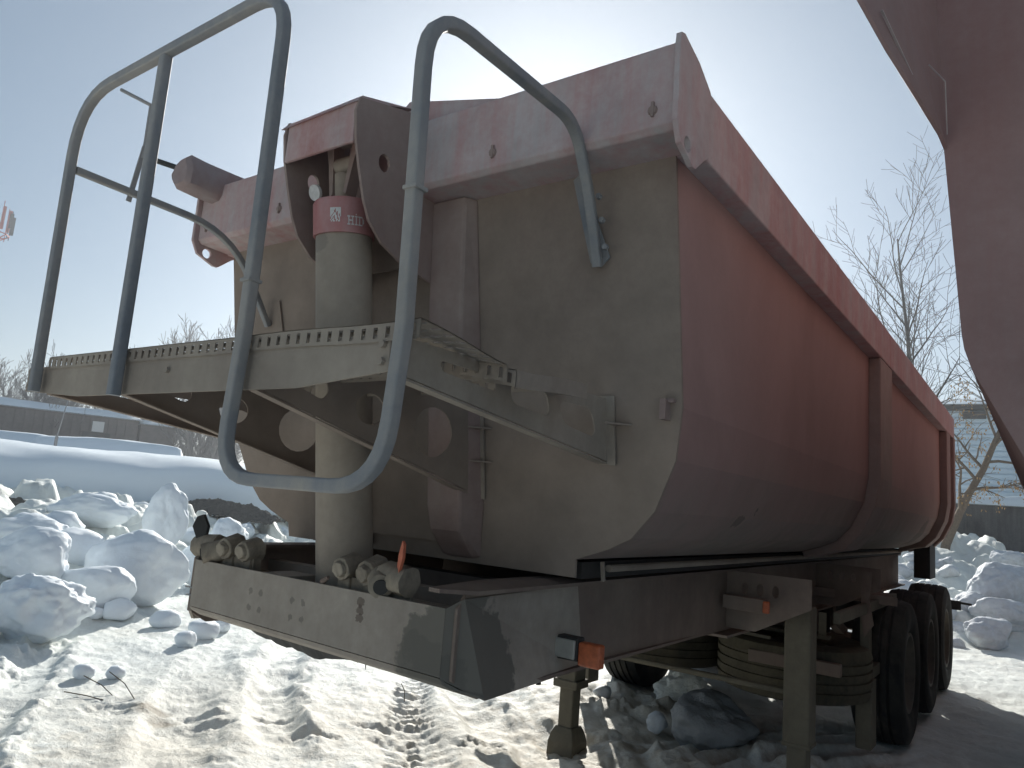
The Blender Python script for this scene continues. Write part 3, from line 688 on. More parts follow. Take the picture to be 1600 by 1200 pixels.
for x, zb, big in ((-1.19, 1.752, 0), (-1.745, 1.605, 1), (-2.485, 1.605, 1), (-3.04, 1.752, 0)):
    yw = lambda z: fy(z)-.002
    out_ = [(PY+.04, 1.952), (yw(1.962), 1.962), (yw(zb), zb), (PY+.06, 1.862 if not big else 1.85)]
    if not big:
        holes = [rpoly(q, r_) for q, r_ in (([(1.326, 1.924), (1.546, 1.923), (1.563, 1.884), (1.335, 1.897)], .02), ([(1.62, 1.921), (1.81, 1.925), (1.837, 1.852), (1.637, 1.864)], .035), ([(1.876, 1.911), (2.081, 1.915), (2.123, 1.822), (1.911, 1.843)], .045))]
    else:
        holes = [stad(1.34, 1.895, 1.43, 1.882, .016, .028), circ(1.635, 1.852, .062, .050), circ(1.945, 1.815, .100, .088)]
    sg = 1 if x > CX else -1
    mb = MB().plate(out_, holes, lambda u, v, t: (x+t, u, v), 0, -.005*sg)
    # folded lower flange
    a = Vector((x, PY+.06, out_[3][1]-.003)); b = Vector((x, yw(zb)-.01, zb-.003))
    mb.add([a, b, b+Vector((-.035*sg, 0, 0)), a+Vector((-.035*sg, 0, 0)), a-Vector((0, 0, .005)), b-Vector((0, 0, .005)), b+Vector((-.035*sg, 0, -.005)), a+Vector((-.035*sg, 0, -.005))], [(0, 1, 2, 3), (7, 6, 5, 4), (0, 4, 5, 1), (1, 5, 6, 2), (2, 6, 7, 3), (3, 7, 4, 0)])
    P_(mb, 'platform_arm', M_plat if x > -1.5 else M_front)
    mb = MB().add([(x-.03, yw(1.965)-.004, 1.97), (x+.03, yw(1.965)-.004, 1.97), (x+.03, yw(zb)-.004, zb-.01), (x-.03, yw(zb)-.004, zb-.01), (x-.03, yw(1.965)-.012, 1.97), (x+.03, yw(1.965)-.012, 1.97), (x+.03, yw(zb)-.012, zb-.01), (x-.03, yw(zb)-.012, zb-.01)], [(0, 1, 2, 3), (7, 6, 5, 4), (0, 4, 5, 1), (1, 5, 6, 2), (2, 6, 7, 3), (3, 7, 4, 0)])
    P_(mb, 'arm_foot', M_plat)
# slotted planks
GX0, GX1 = -2.905, -1.095
def sag(x, y): return -.014*math.sin((y-1.15)*5) + .006*math.sin(x*9+y*14)*max(0, (x+1.9)) - .025*max(0, (x-(-1.35))/.25)**2*max(0, math.sin((y-1.15)*3.2))
for (y0, y1, zt, xs0, xs1) in ((1.145, 1.475, 1.978, GX0, GX1), (1.50, 1.86, 1.972, GX0+.01, GX1+.01)):
    Lx = xs1-xs0; mb = MB()
    mb.perfo(46, 7, Lx, y1-y0, .72, .34, lambda u, v, t: (xs0+u, y0+v, zt-t+sag(xs0+u, y0+v)), .003)
    pk = P_(mb, 'plank', M_plat, recalc=False)
    for yy in (y0, y1):
        mb = MB(); mb.perfo(46, 1, Lx, .042, .34, .62, lambda u, v, t: (xs0+u, yy+t, zt-.044+v+sag(xs0+u, yy)), .003); P_(mb, 'plank_flange', M_plat, parent=pk, recalc=False)
    mb = MB(); mb.perfo(1, 8, .003, y1-y0, .01, .01, lambda u, v, t: (xs1+.001+u*0+t, y0+v, zt-.044), .003)
    n = 10; mb = MB()
    for i in range(n):
        ya, yb = y0+(y1-y0)*i/n, y0+(y1-y0)*(i+1)/n; za, zb_ = zt+sag(xs1, ya), zt+sag(xs1, yb); h = .044 if y0 > 1.3 else .014
        mb.add([(xs1, ya, za), (xs1, yb, zb_), (xs1, yb, zb_-h), (xs1, ya, za-h), (xs1+.003, ya, za), (xs1+.003, yb, zb_), (xs1+.003, yb, zb_-h), (xs1+.003, ya, za-h)], [(0, 1, 2, 3), (7, 6, 5, 4), (0, 4, 5, 1), (2, 6, 7, 3)])
    if y0 > 1.3: P_(mb, 'plank_end', M_plat, parent=pk, recalc=False)
# ---- railings of square tube with rounded corners
TP = rr(.033, .033, .006)
YT = 1.12
path = fillet([(-2.925, YT, 1.85), (-2.968, YT, 2.99), (-1.712, YT, 3.0), (-1.70, YT, 2.0), (-1.725, YT, 1.60), (-1.14, YT, 1.60), (-1.118, YT, 1.95), (-1.150, YT, 2.745), (-1.18, 1.845, 2.80), (-1.195, 1.99, 2.60), (-1.205, fy(2.42)-.020, 2.40)], [.24, .17, .02, .14, .15, .02, .17, .10, .08])
mb = MB().sweep(path, TP); P_(mb, 'bent_handrail', M_tube, smooth='auto')
mb = MB().sweep([(-2.345, YT, 1.825), (-2.362, YT, 2.978)], rr(.036, .034, .007)); P_(mb, 'handrail_post', M_tube, smooth='auto')
path = fillet([(-2.955, YT+.02, 2.705), (-2.98, 1.83, 2.70), (-3.0, fy(2.35)-.02, 2.33)], .22)
mb = MB().sweep(path, rr(.027, .027, .005)); P_(mb, 'side_handrail', M_tube, smooth='auto')
for x, z in ((-1.128, 2.27), (-1.703, 2.12)):
    mb = MB().box((x-.021, YT-.021, z-.004), (x+.021, YT+.021, z+.006)); P_(mb, 'tube_sleeve', M_tube, bevel=.002)
mb = MB().plate([(-1.30, 2.71), (-1.27, 2.73), (-1.165, 2.43), (-1.20, 2.40), (-1.24, 2.42)], [], lambda u, v, t: (u, fy(v)-.010+t, v), 0, .006); pl_ = P_(mb, 'rail_mount', M_tube, bevel=.001)
for x, z in ((-1.20, 2.62), (-1.19, 2.54), (-1.18, 2.45)):
    mb = MB().cyl((x+.02, fy(z)-.044, z), (x+.02, fy(z)-.058, z), .011, .010, 6); P_(mb, 'bolt', M_tube, parent=pl_)
mb = MB().plate([(-3.06, 2.42), (-2.93, 2.45), (-2.90, 2.25), (-3.03, 2.23)], [], lambda u, v, t: (u, fy(v)-.010+t, v), 0, .006); P_(mb, 'rail_mount', M_front)

# ---- rolled tarpaulin with its crank on the left rail
rng = np.random.RandomState(4); mb = MB(); n = 18; ys = [1.70, 1.72, 1.80, 1.95, 2.1, 2.3, 2.6] + list(np.linspace(3.2, 9.9, 16)); v = []
for i, y in enumerate(ys):
    rad_ = .085 if 0 < i < 5 else .060
    if i == 0: rad_ = .065
    if y > 2.2: rad_ = .045
    for k in range(n):
        a = 2*math.pi*k/n; r_ = rad_*(1+.16*float(fbm(np.array([math.cos(a)*2.0]), np.array([math.sin(a)*2.0+y*3]), o=3, s=5)[0]))
        v.append((-3.275+r_*math.cos(a), y, (3.005 if y < 2.15 else 3.04)+r_*math.sin(a)))
f = [(i*n+k, i*n+(k+1) % n, (i+1)*n+(k+1) % n, (i+1)*n+k) for i in range(len(ys)-1) for k in range(n)] + [tuple(range(n)), tuple(range(len(v)-1, len(v)-n-1, -1))]
mb.add(v, f); tp = P_(mb, 'rolled_tarp', M_tarp, smooth='auto')
mb = MB().cyl((-3.33, 1.72, 3.04), (-3.44, 1.62, 3.105), .012, .012, 10).cyl((-3.56, 1.635, 3.115), (-3.66, 1.57, 3.38), .010, .010, 10); 
mb = MB().cyl((-3.31, 1.73, 3.035), (-3.50, 1.62, 3.10), .013, .013, 10); P_(mb, 'crank_shaft', M_dark, parent=tp)
mb = MB().bar((-3.48, 1.62, 3.14), (-3.51, 1.60, 2.86), .022, .010, up=(1, 0, 0)); P_(mb, 'crank_arm', M_tube, parent=tp)
mb = MB().cyl((-3.49, 1.62, 3.36), (-3.62, 1.53, 3.43), .009, .009, 8).cyl((-3.48, 1.62, 3.08), (-3.492, 1.623, 3.365), .009, .009, 8); P_(mb, 'crank_handle', M_tube, parent=tp)

# ---- gooseneck nose
XL, XR = -2.775, -1.455
NB = 1.75
mb = MB().plate([(XL, 1.268), (XR, 1.268), (XR-.0, 1.07), (XL, 1.088)], [], lambda u, v, t: (u, NB+t, v), 0, .012)
P_(mb, 'nose_plate', M_neck, bevel=.002)
# rolled lower lip and skid plate
mb = MB(); sec = [(1.75, 1.086, 1.068), (1.756, 1.074, 1.05), (1.78, 1.056, 1.035), (1.83, 1.045, 1.02), (1.83, 1.051, 1.026), (1.785, 1.063, 1.042), (1.762, 1.082, 1.058)]
v = []
for (y, zl, zr) in sec: v += [(XL+(y-1.75)*1.1, y, zl), (XR+(y-1.75)*1.35, y, zr)]
n = len(sec); mb.add(v, [(2*i, 2*i+1, 2*((i+1) % n)+1, 2*((i+1) % n)) for i in range(n)] + [tuple(range(0, 2*n, 2)), tuple(range(2*n-1, 0, -2))])
P_(mb, 'nose_lip', M_neck, smooth=False)
mb = MB().add([(XL+.09, 1.832, 1.044), (XR+.08, 1.832, 1.015), (XR+.03, 3.9, 1.0), (XL-.03, 3.9, 1.0), (XL+.09, 1.832, 1.056), (XR+.08, 1.832, 1.027), (XR+.03, 3.9, 1.012), (XL-.03, 3.9, 1.012)], [(0, 1, 2, 3), (7, 6, 5, 4), (0, 4, 5, 1), (1, 5, 6, 2), (2, 6, 7, 3), (3, 7, 4, 0)])
P_(mb, 'skid_plate', M_frame)
rgc = random.Random(2); mb = MB(); n = 26; tp0 = [(-2.66+.80*k/(n-1), 1.86, 1.042-.012*k/(n-1)) for k in range(n)]
bt0 = [(x, 1.90, z-.012-.040*math.sin(math.pi*min(1, (k+.5)/(n)))*(.75+.5*rgc.random())) for k, (x, y, z) in enumerate(tp0)]
bk0 = [(x, 2.35, .995) for x, y, z in tp0]
mb.add(tp0+bt0+bk0, [(k, k+1, n+k+1, n+k) for k in range(n-1)] + [(n+k, n+k+1, 2*n+k+1, 2*n+k) for k in range(n-1)] + [(2*n+k, 2*n+k+1, k+1, k) for k in range(n-1)])
M_ice = plain('clear dirty ice', (.35, .38, .42), .15, var=.15, spec=.7)
P_(mb, 'mud_crust', M_dark)
for x in (-2.18, -2.10, -1.98, -1.905, -1.865, -2.32, -2.27):
    h = random.uniform(.02, .05) if x > -1.95 else random.uniform(.01, .025)
    mb = MB().cyl((x, 1.85, 1.045), (x+.003, 1.85, 1.04-h), .005, .0008, 6); P_(mb, 'icicle', M_dark if x > -1.95 else M_ice)
# longitudinal box beams of the neck
for sgn in (1, -1):
    xo = CX+sgn*.695
    mb = MB()
    pts = [(1.764, 1.27), (1.80, 1.31), (2.4, 1.322), (9.9, 1.322), (9.9, 1.00), (3.9, 1.0), (2.3, 1.005), (1.85, 1.014), (1.764, 1.065)]
    mb.plate(pts, [], lambda u, v_, t: (xo+sgn*t + (sgn*.0), u, v_), -.012, 0)
    P_(mb, 'frame_beam', M_frame, bevel=.002)
    # chamfer wing closing the nose
    w_ = [(CX+sgn*.661, 1.7505, 1.268), (CX+sgn*.661, 1.7505, 1.067), (xo+sgn*.006, 1.785, 1.298), (xo+sgn*.072, 1.835, 1.015), (xo+sgn*.006, 2.45, 1.31), (xo+sgn*.006, 2.52, 1.006)]
    mb = MB().add(w_ + [(x-sgn*.006, y+.008, z) for x, y, z in w_], [(0, 1, 3, 2), (2, 3, 5, 4), (6, 8, 9, 7), (8, 10, 11, 9), (0, 2, 8, 6), (2, 4, 10, 8), (1, 7, 9, 3), (3, 9, 11, 5), (4, 5, 11, 10), (0, 6, 7, 1)])
    P_(mb, 'nose_wing', M_neck)
    mb = MB().add([(xo+sgn*.012, 1.66 if sgn > 0 else 1.80, 1.335), (xo+sgn*.03, 1.82, 1.322), (xo+sgn*.03, 9.9, 1.332), (xo-sgn*.11, 9.9, 1.332), (xo-sgn*.11, 2.0, 1.332), (xo-sgn*.03, 1.66 if sgn > 0 else 1.80, 1.335)], [(0, 1, 2, 3, 4, 5)])
    v = mb.v[:]; mb.add([(a, b, c-.012) for a, b, c in v], [(5, 4, 3, 2, 1, 0)] + []); mb.f += [(i, (i+1) % 6, 6+(i+1) % 6, 6+i) for i in range(6)]
    P_(mb, 'frame_flange', M_frame)
    mb = MB().box((xo-.07, 3.9, .985), (xo+.07, 9.9, .998)); P_(mb, 'frame_flange', M_frame)
for y in (2.45, 3.3, 4.3, 5.3, 7.4, 8.8):
    mb = MB().box((CX-.68, y, 1.06), (CX+.68, y+.08, 1.28)); P_(mb, 'cross_member', M_frame)
mb = MB().box((CX-.66, 2.10, 1.17), (CX+.66, 2.16, 1.262)).box((CX-.66, 1.80, 1.20), (CX-.20, 2.12, 1.215)).box((CX+.20, 1.80, 1.20), (CX+.66, 2.12, 1.215)); P_(mb, 'cylinder_cradle', M_neck)
mb = MB().box((CX-.28, 1.79, 1.225), (CX-.135, 1.93, 1.262)).box((CX+.135, 1.79, 1.225), (CX+.30, 1.93, 1.262)); P_(mb, 'cradle_block', M_neck)
# pipe along the belly edge
mb = MB().cyl((-1.345, 2.55, 1.375), (-1.345, 9.6, 1.375), .014, .014, 10).bar((-1.345, 2.50, 1.40), (-1.345, 2.515, 1.33), .012, .012); P_(mb, 'belly_pipe', M_plat)
mb = MB().box((CX-.74, 2.40, 1.338), (CX+.74, 9.8, 1.398)); P_(mb, 'belly_box', M_dark)

M_coup = dusty('muddy couplings', (.20, .165, .13), (.38, .32, .25), .35, .6, 14, chips=(.66, (.10, .085, .07)), bumpy=.5)
def jit(mb, a, s_=1):
    r_ = random.Random(s_); mb.v = [(x+r_.gauss(0, a), y+r_.gauss(0, a), z+r_.gauss(0, a)) for x, y, z in mb.v]; return mb
# ---- air couplings and sockets on the nose
def coupling_set(x, mir):
    m = -1 if mir else 1
    pt = MB().box((x-.17, 1.80, 1.235), (x+.17, 1.812, 1.30)).box((x-.17, 1.80, 1.23), (x+.17, 1.86, 1.242)); br = P_(pt, 'coupling_bracket', M_coup, bevel=.002)
    for dx, r_ in ((-.135*m, .048), (-.015*m, .052)):
        mb = MB().cyl((x+dx, 1.84, 1.335), (x+dx+.006, 1.765, 1.325), r_, r_*.80, 9).cyl((x+dx+.003, 1.767, 1.326), (x+dx+.005, 1.748, 1.323), r_*.6, r_*.5, 12).box((x+dx-.03, 1.79, 1.24), (x+dx+.03, 1.84, 1.31)); P_(jit(mb, .0022, int(dx*99)), 'air_coupling', M_coup, parent=br, bevel=.004)
    mb = MB().cyl((x+.055*m, 1.80, 1.325), (x+.175*m, 1.785, 1.318), .046, .046, 18).cyl((x+.03*m, 1.80, 1.315), (x+.085*m, 1.748, 1.295), .044, .040, 20); P_(jit(mb, .0015), 'electric_socket', M_coup, parent=br, smooth='auto')
    mb = MB().cyl((x+.083*m, 1.750, 1.2955), (x+.090*m, 1.743, 1.293), .024, .024, 16); P_(mb, 'socket_hole', M_dark, parent=br)
    mb = MB().plate([(0, 0), (.03, .0), (.05, .05), (.035, .09), (.012, .10), (-.008, .055)], [], lambda u, v_, t: (x+.125*m+u*m*.9+v_*.1*m, 1.77+t-u*.6, 1.345+v_), 0, .012); P_(mb, 'flap', M_flag if not mir else M_dark, parent=br)
coupling_set(-1.815, False); coupling_set(-2.64, True)
mb = MB().bar((XL-.06, 1.76, 1.155), (XL, 1.76, 1.155), .006).bar((XL-.045, 1.76, 1.125), (XL, 1.76, 1.125), .006); P_(mb, 'wire_loop', M_tube)
mb = MB().cyl((-2.02, 1.76, 1.275), (-1.99, 1.757, 1.293), .012, .006, 8); P_(mb, 'grease_nipple', M_frame)

# ---- outriggers, marker lamps
for sgn in (1, -1):
    xo = CX+sgn*.70
    out_ = [(xo+sgn*.002, 1.318), (xo+sgn*.44, 1.318), (xo+sgn*.44, 1.17), (xo+sgn*.16, 1.02), (xo+sgn*.002, 1.02)]
    holes = [circ(xo+sgn*dx, 1.235, .018, .032, n=12) for dx in (.10, .18, .26)]
    for y in (4.05, 6.0):
        mb = MB().plate(out_, holes, lambda u, v_, t: (u, y+t, v_), 0, .012); P_(mb, 'outrigger', M_frame)
    # front position lamp
    y = 2.36
    mb = MB().box((xo-.03 if sgn > 0 else xo-.085, y-.03, 1.065), (xo+.085 if sgn > 0 else xo+.03, y+.02, 1.145)); l = P_(mb, 'position_lamp', M_dark, bevel=.006)
    a, b = sorted((xo-sgn*.02, xo+sgn*.078)); mb = MB().box((a, y-.042, 1.073), (b, y-.031, 1.137)); P_(mb, 'lens', M_lens, parent=l, bevel=.004)
    a, b = sorted((xo+sgn*.088, xo+sgn*.175)); mb = MB().box((a, y-.035, 1.055), (b, y+.005, 1.135)); P_(mb, 'side_marker', M_orange, parent=l, bevel=.008)
    a, b = sorted((xo+sgn*.02, xo+sgn*.25))
    mb = MB().box((a, 3.94, 1.13), (b, 3.99, 1.20)); l = P_(mb, 'lamp_arm', M_frame, bevel=.004)
    a, b = sorted((xo+sgn*.235, xo+sgn*.268)); mb = MB().box((a, 3.915, 1.135), (b, 3.938, 1.195)); P_(mb, 'side_marker', M_orange, parent=l, bevel=.006)
# ---- landing legs
for (x, top, mid) in ((-1.19, 1.12, .345), (-2.72, 1.0, .36)):
    y = 4.70
    mb = MB().box((x-.075, y-.075, mid), (x+.075, y+.075, top)); l = P_(mb, 'landing_leg', M_leg, bevel=.012)
    mb = MB().box((x-.055, y-.055, .07), (x+.055, y+.055, mid-.001)); P_(mb, 'inner_tube', M_leg, parent=l, bevel=.01)
    mb = MB().box((x-.095, y-.085, mid-.005), (x+.095, y+.085, mid+.05)) if x < -2 else MB().box((x-.08, y-.08, mid-.005), (x+.08, y+.08, mid+.02)); P_(mb, 'leg_collar', M_leg, parent=l, bevel=.008)
    mb = MB(); mb.add([(x+a*sx, y+a*sy, z) for a, z in ((.065, .10), (.085, .06), (.10, .0), (.105, -.12)) for sx, sy in ((-1, -1), (1, -1), (1, 1), (-1, 1))], [(4*i+k, 4*i+(k+1) % 4, 4*i+4+(k+1) % 4, 4*i+4+k) for i in range(3) for k in range(4)] + [(0, 1, 2, 3), (15, 14, 13, 12)]); P_(mb, 'foot', M_leg, parent=l, bevel=.008)
    mb = MB().bar((x, y+.08, .75), (CX+(.66 if x > CX else -.66), y+.75, 1.02), .05, .012); P_(mb, 'leg_brace', M_leg, parent=l)
mb = MB().cyl((-2.83, 4.7, .62), (-1.19, 4.7, .62), .018, .018, 10); P_(mb, 'leg_cross_shaft', M_leg)
mb = MB().bar((-3.0, 4.64, .50), (-2.92, 4.6, .34), .03, .02); P_(mb, 'crank_stub', M_dark)
# ---- spare tyres lying flat below the frame
def tyre_prof(w_, r1, r0, grooves=4):
    out = [(-w_*.36, r0), (-w_*.47, r0+.04), (-w_/2, (r0+r1)/2+.02), (-w_*.485, r1-.06), (-w_*.44, r1-.018)]
    gw = .011
    for g in range(grooves):
        c = (-.5+(g+1)/(grooves+1))*w_*.80
        out += [(c-gw, r1-.002), (c-gw*.7, r1-.016), (c+gw*.7, r1-.016), (c+gw, r1-.002)]
    out += [(w_*.44, r1-.018), (w_*.485, r1-.06), (w_/2, (r0+r1)/2+.02), (w_*.47, r0+.04), (w_*.36, r0)]
    return out
for x, y, z in ((-1.50, 5.72, .62), (-2.60, 5.95, .62)):
    mb = MB().revolve(tyre_prof(.37, .52, .29), 64, 'Z', (x, y, z)); t_ = P_(mb, 'spare_tyre', M_spare, smooth='auto')
    mb = MB().revolve([(-.12, .285), (-.12, .10), (-.10, .10), (-.10, .27), (.12, .27), (.12, .285)], 40, 'Z', (x, y, z)); P_(mb, 'spare_rim', M_rim, parent=t_, smooth='auto')
    mb = MB().box((x-.55, y-.04, .80 if x < -2 else .812), (x+.25, y+.04, .835)).bar((x-.5, y-.45, .99), (x-.42, y-.3, .82), .05, .012).bar((x+.2, y, .99), (x+.2, y, .82), .05, .012); P_(mb, 'spare_carrier', M_leg)
mb = MB().bar((-2.02, 4.9, .90), (-1.50, 5.16, .84), .035, .02); P_(mb, 'carrier_strap', M_leg)
# ---- side guard frame and the box in front of the wheels
for sgn in (1, -1):
    x = CX+sgn*1.08
    for nm, lo, hi, mt in (('guard_rail', (x-.02, 4.9, 1.02), (x+.02, 7.0, 1.09), M_leg), ('guard_post', (x-.03, 5.75, .60), (x+.03, 5.85, 1.018), M_leg), ('guard_rail', (x-.02, 5.86, .56), (x+.02, 6.6, .64), M_leg), ('guard_plate', (x-.05, 5.72, .14), (x+.05, 5.90, .58), M_leg), ('guard_rail', (x-.62, 5.2, .66), (x-.04, 5.26, .74), M_frame)):
        mb = MB().box(lo, hi); P_(mb, nm, mt, bevel=.006)
    mb = MB().add([(x-.02, 5.74, 1.30), (x+.05, 5.74, 1.30), (x+.03, 5.74, 1.12), (x+.06, 5.74, .95), (x+.0, 5.74, .86), (x-.02, 5.74, 1.0)], [(0, 1, 2, 3, 4, 5)]); v = mb.v[:]; mb.add([(a, b+.012, c) for a, b, c in v], [(5, 4, 3, 2, 1, 0)]); mb.f += [(i, (i+1) % 6, 6+(i+1) % 6, 6+i) for i in range(6)]
    P_(mb, 'guard_bracket', M_frame)
mb = MB().cyl((-1.9, 6.0, .60), (-1.2, 6.0, .60), .15, .15, 28); mb2 = MB().cyl((CX-.62, 6.35, .80), (CX+.62, 6.35, .80), .14, .14, 28); P_(mb2, 'air_tank', M_frame, smooth='auto')
# ---- running gear
def make_wheel(sgn):
    mb = MB().revolve(tyre_prof(.37, .54, .295), 72, 'X'); t_ = mesh_obj('tyre', mb.v, mb.f, M_rubber, T, smooth='auto')
    mb = MB().revolve([(.165*sgn, .30), (.165*sgn, .275), (.02*sgn, .25), (.0, .15), (.10*sgn, .13), (.10*sgn, .0001), (-.02*sgn, .0001), (-.02*sgn, .14), (-.03*sgn, .26), (-.165*sgn, .28), (-.165*sgn, .30)], 40, 'X'); mesh_obj('rim', mb.v, mb.f, M_rim, t_, smooth='auto')
    return t_
for sgn in (1, -1):
    w0 = make_wheel(sgn)
    for i, y in enumerate((6.75, 8.08, 9.41)):
        loc = Vector((CX+sgn*1.06, y, .52))-Vector(TO)
        if i == 0: w0.location = loc
        else:
            c = dup(w0, loc, T)
            for ch in w0.children: dup(ch, None, c)
for y in (6.75, 8.08, 9.41):
    mb = MB().cyl((CX-.9, y, .52), (CX+.9, y, .52), .07, .07, 20); P_(mb, 'axle', M_frame, smooth='auto')
    for sgn in (1, -1):
        mb = MB().bar((CX+sgn*.45, y-.55, .78), (CX+sgn*.45, y+.1, .56), .08, .09).box((CX+sgn*.45-.06, y-.62, .70), (CX+sgn*.45+.06, y-.50, .985)); P_(mb, 'suspension_arm', M_frame)
        mb = MB().cyl((CX+sgn*.45, y+.28, .60), (CX+sgn*.45, y+.28, .98), .13, .12, 20); P_(mb, 'air_spring', M_dark, smooth='auto')
# mudguards: thin arched sheet over the wheel row
for sgn in (1, -1):
    mb = MB(); pts = []
    for k in range(9): a = R(165-k*9); pts.append((6.75+.66*math.cos(a), .52+.66*math.sin(a)))
    pts.append((9.45, 1.18))
    for k in range(7): a = R(85-k*10); pts.append((9.41+.66*math.cos(a), .52+.66*math.sin(a)))
    n = len(pts); v = [(CX+sgn*.86, y, z) for y, z in pts]+[(CX+sgn*1.24, y, z-.0) for y, z in pts]+[(CX+sgn*.86, y, z+.006) for y, z in pts]+[(CX+sgn*1.24, y, z+.006) for y, z in pts]
    mb.add(v, [(i, i+1, n+i+1, n+i) for i in range(n-1)]+[(2*n+i, 3*n+i, 3*n+i+1, 2*n+i+1) for i in range(n-1)]+[(n+i, n+i+1, 3*n+i+1, 3*n+i) for i in range(n-1)]+[(i, 2*n+i, 2*n+i+1, i+1) for i in range(n-1)])
    if sgn < 0: P_(mb, 'mudguard', M_rubber, smooth=True)
mb = MB().cyl((-1.25, 6.1, 1.10), (-.98, 6.35, 1.10), .035, .035, 14).bar((-1.5, 5.9, 1.12), (-.93, 6.3, 1.08), .09, .06); P_(mb, 'mudguard_bracket', M_frame)
mb = MB().box((CX-1.1, 9.98, .55), (CX+1.1, 10.08, .68)); P_(mb, 'rear_bumper', M_dark)
mb = MB().bar((-.93, 9.9, .83), (-.80, 9.93, .83), .05, .10).bar((-.80, 9.93, .86), (-.70, 9.97, .85), .025); P_(mb, 'rear_hook', M_dark)
mb = MB().box((CX+.9, 9.55, 1.10), (CX+1.06, 10.04, 1.50)); P_(mb, 'hinge_block', M_dark)

# ================================================================== the neighbouring tipper at the right
NO = (2.2, 2.5, 0)
N = thing('tipper_trailer', NO, 'second dark red tipper body standing close at the right edge of the picture', 'semi-trailer')
NX = 2.13; np_ = [(2.357, 2.785), (2.318, 2.19), (2.312, 2.145), (2.296, 2.09), (2.174, 1.829), (1.95, 1.52), (1.5, 1.40), (.8, 1.36)]
def nb(mb, name, mat, parent=None, **k): return mb.build(name, mat, parent or N, NO, **k)
fpn = [(NX-a, z) for a, z in np_] + [(NX+a, z) for a, z in reversed(np_)]
top_n = [(NX-2.40, 3.45)]
fpn2 = [(NX-2.392, 3.50)] + fpn + [(NX+2.392, 3.50)]
# narrower real width: the body is 2.6 m wide, so mirror about its own centre line
NC = -0.227+1.30
prn = [(NC-x if x < NC else None, z) for x, z in [(NX-a, z) for a, z in np_]]
left = [(NX-2.392, 3.50)] + [(NX-a, z) for a, z in np_ if NX-a < NC]
fpn2 = left + [(2*NC-x, z) for x, z in reversed(left)]
mb = MB().plate(fpn2, [], lambda u, v, t: (u, 2.5+t, v), 0, .015); nb(mb, 'front_panel', M_rustred)
for sgn in (0, 1):
    q = [(x if not sgn else 2*NC-x, z) for x, z in left]; n = len(q)
    v = [(x, y, z) for y in (2.516, 10.5) for x, z in q] + [(x+(.012 if not sgn else -.012), y, z+.004) for y in (2.516, 10.5) for x, z in q]
    mb = MB().add(v, [(i, i+1, n+i+1, n+i) for i in range(n-1)] + [(2*n+i, 3*n+i, 3*n+i+1, 2*n+i+1) for i in range(n-1)]); nb(mb, 'side_panel', M_rustred)
mb = MB().plate(left[:] + [(2*NC-x, z) for x, z in reversed(left)], [], lambda u, v, t: (u, 10.5+t, v), 0, .05); nb(mb, 'tailgate', M_rustred)
# forward hood wing over the front panel, folded sheet; pale bars paint in the sky light of narrow gaps
wing = [(-.227, 2.5, 2.786), (-.236, 2.42, 2.80), (-.275, 2.20, 2.83), (-.318, 2.02, 2.875), (-.350, 1.90, 2.925), (-.372, 1.84, 2.965), (-.384, 1.80, 3.02), (-.392, 1.79, 3.12), (-.40, 1.80, 3.50), (-.262, 2.5, 3.50)]
mb = MB().add(wing, [tuple(range(10))]); mb.add([(x+.010, y+.004, z+.004) for x, y, z in wing], [tuple(range(9, -1, -1))]); mb.f += [(i, (i+1) % 10, 10+(i+1) % 10, 10+i) for i in range(10)]
nb(mb, 'hood_side', M_rustred)
mb = MB().bar((-.3185, 1.97, 2.965), (-.236, 2.46, 2.825), .006, .004); nb(mb, 'painted_slit', M_sky_slit)
mb = MB().bar((-.376, 1.825, 3.06), (-.345, 1.96, 2.95), .006, .004); nb(mb, 'painted_slit', M_sky_slit)
mb = MB().bar((-.212, 2.40, 2.96), (-.2165, 2.488, 2.83), .003, .003).bar((-.212, 2.40, 2.96), (-.245, 2.30, 2.97), .003, .003); nb(mb, 'painted_slit', M_sky_slit)
mb = MB().box((-.02, 2.488, 2.03), (.004, 2.499, 2.13)).box((-.012, 2.478, 2.04), (-.002, 2.488, 2.12)); nb(mb, 'small_bracket', M_rustred)
for sgn in (-1, 1):
    mb = MB().box((NC+sgn*.60-.06, 2.2, 1.02), (NC+sgn*.60+.06, 10.3, 1.335)); nb(mb, 'frame_beam', M_frame)
    mb = MB().box((NC+sgn*.72-.07, 4.8, .02), (NC+sgn*.72+.07, 4.94, 1.02)); l = nb(mb, 'landing_leg', M_leg, bevel=.01)
    mb = MB().box((NC+sgn*.72-.13, 4.74, -.03), (NC+sgn*.72+.13, 5.0, .019)); nb(mb, 'foot', M_leg, parent=l)
    for i, y in enumerate((7.1, 8.4, 9.7)):
        mb = MB().revolve(tyre_prof(.37, .54, .295), 48, 'X', (NC+sgn*1.02, y, .52)); t_ = nb(mb, 'tyre', M_rubber, smooth='auto')
        mb = MB().cyl((NC+sgn*.92, y, .52), (NC+sgn*1.10, y, .52), .288, .27, 32); nb(mb, 'rim', M_rim, parent=t_)
mb = MB().box((NC-.75, 2.1, 1.10), (NC+.75, 2.19, 1.33)); nb(mb, 'nose_plate', M_neck)

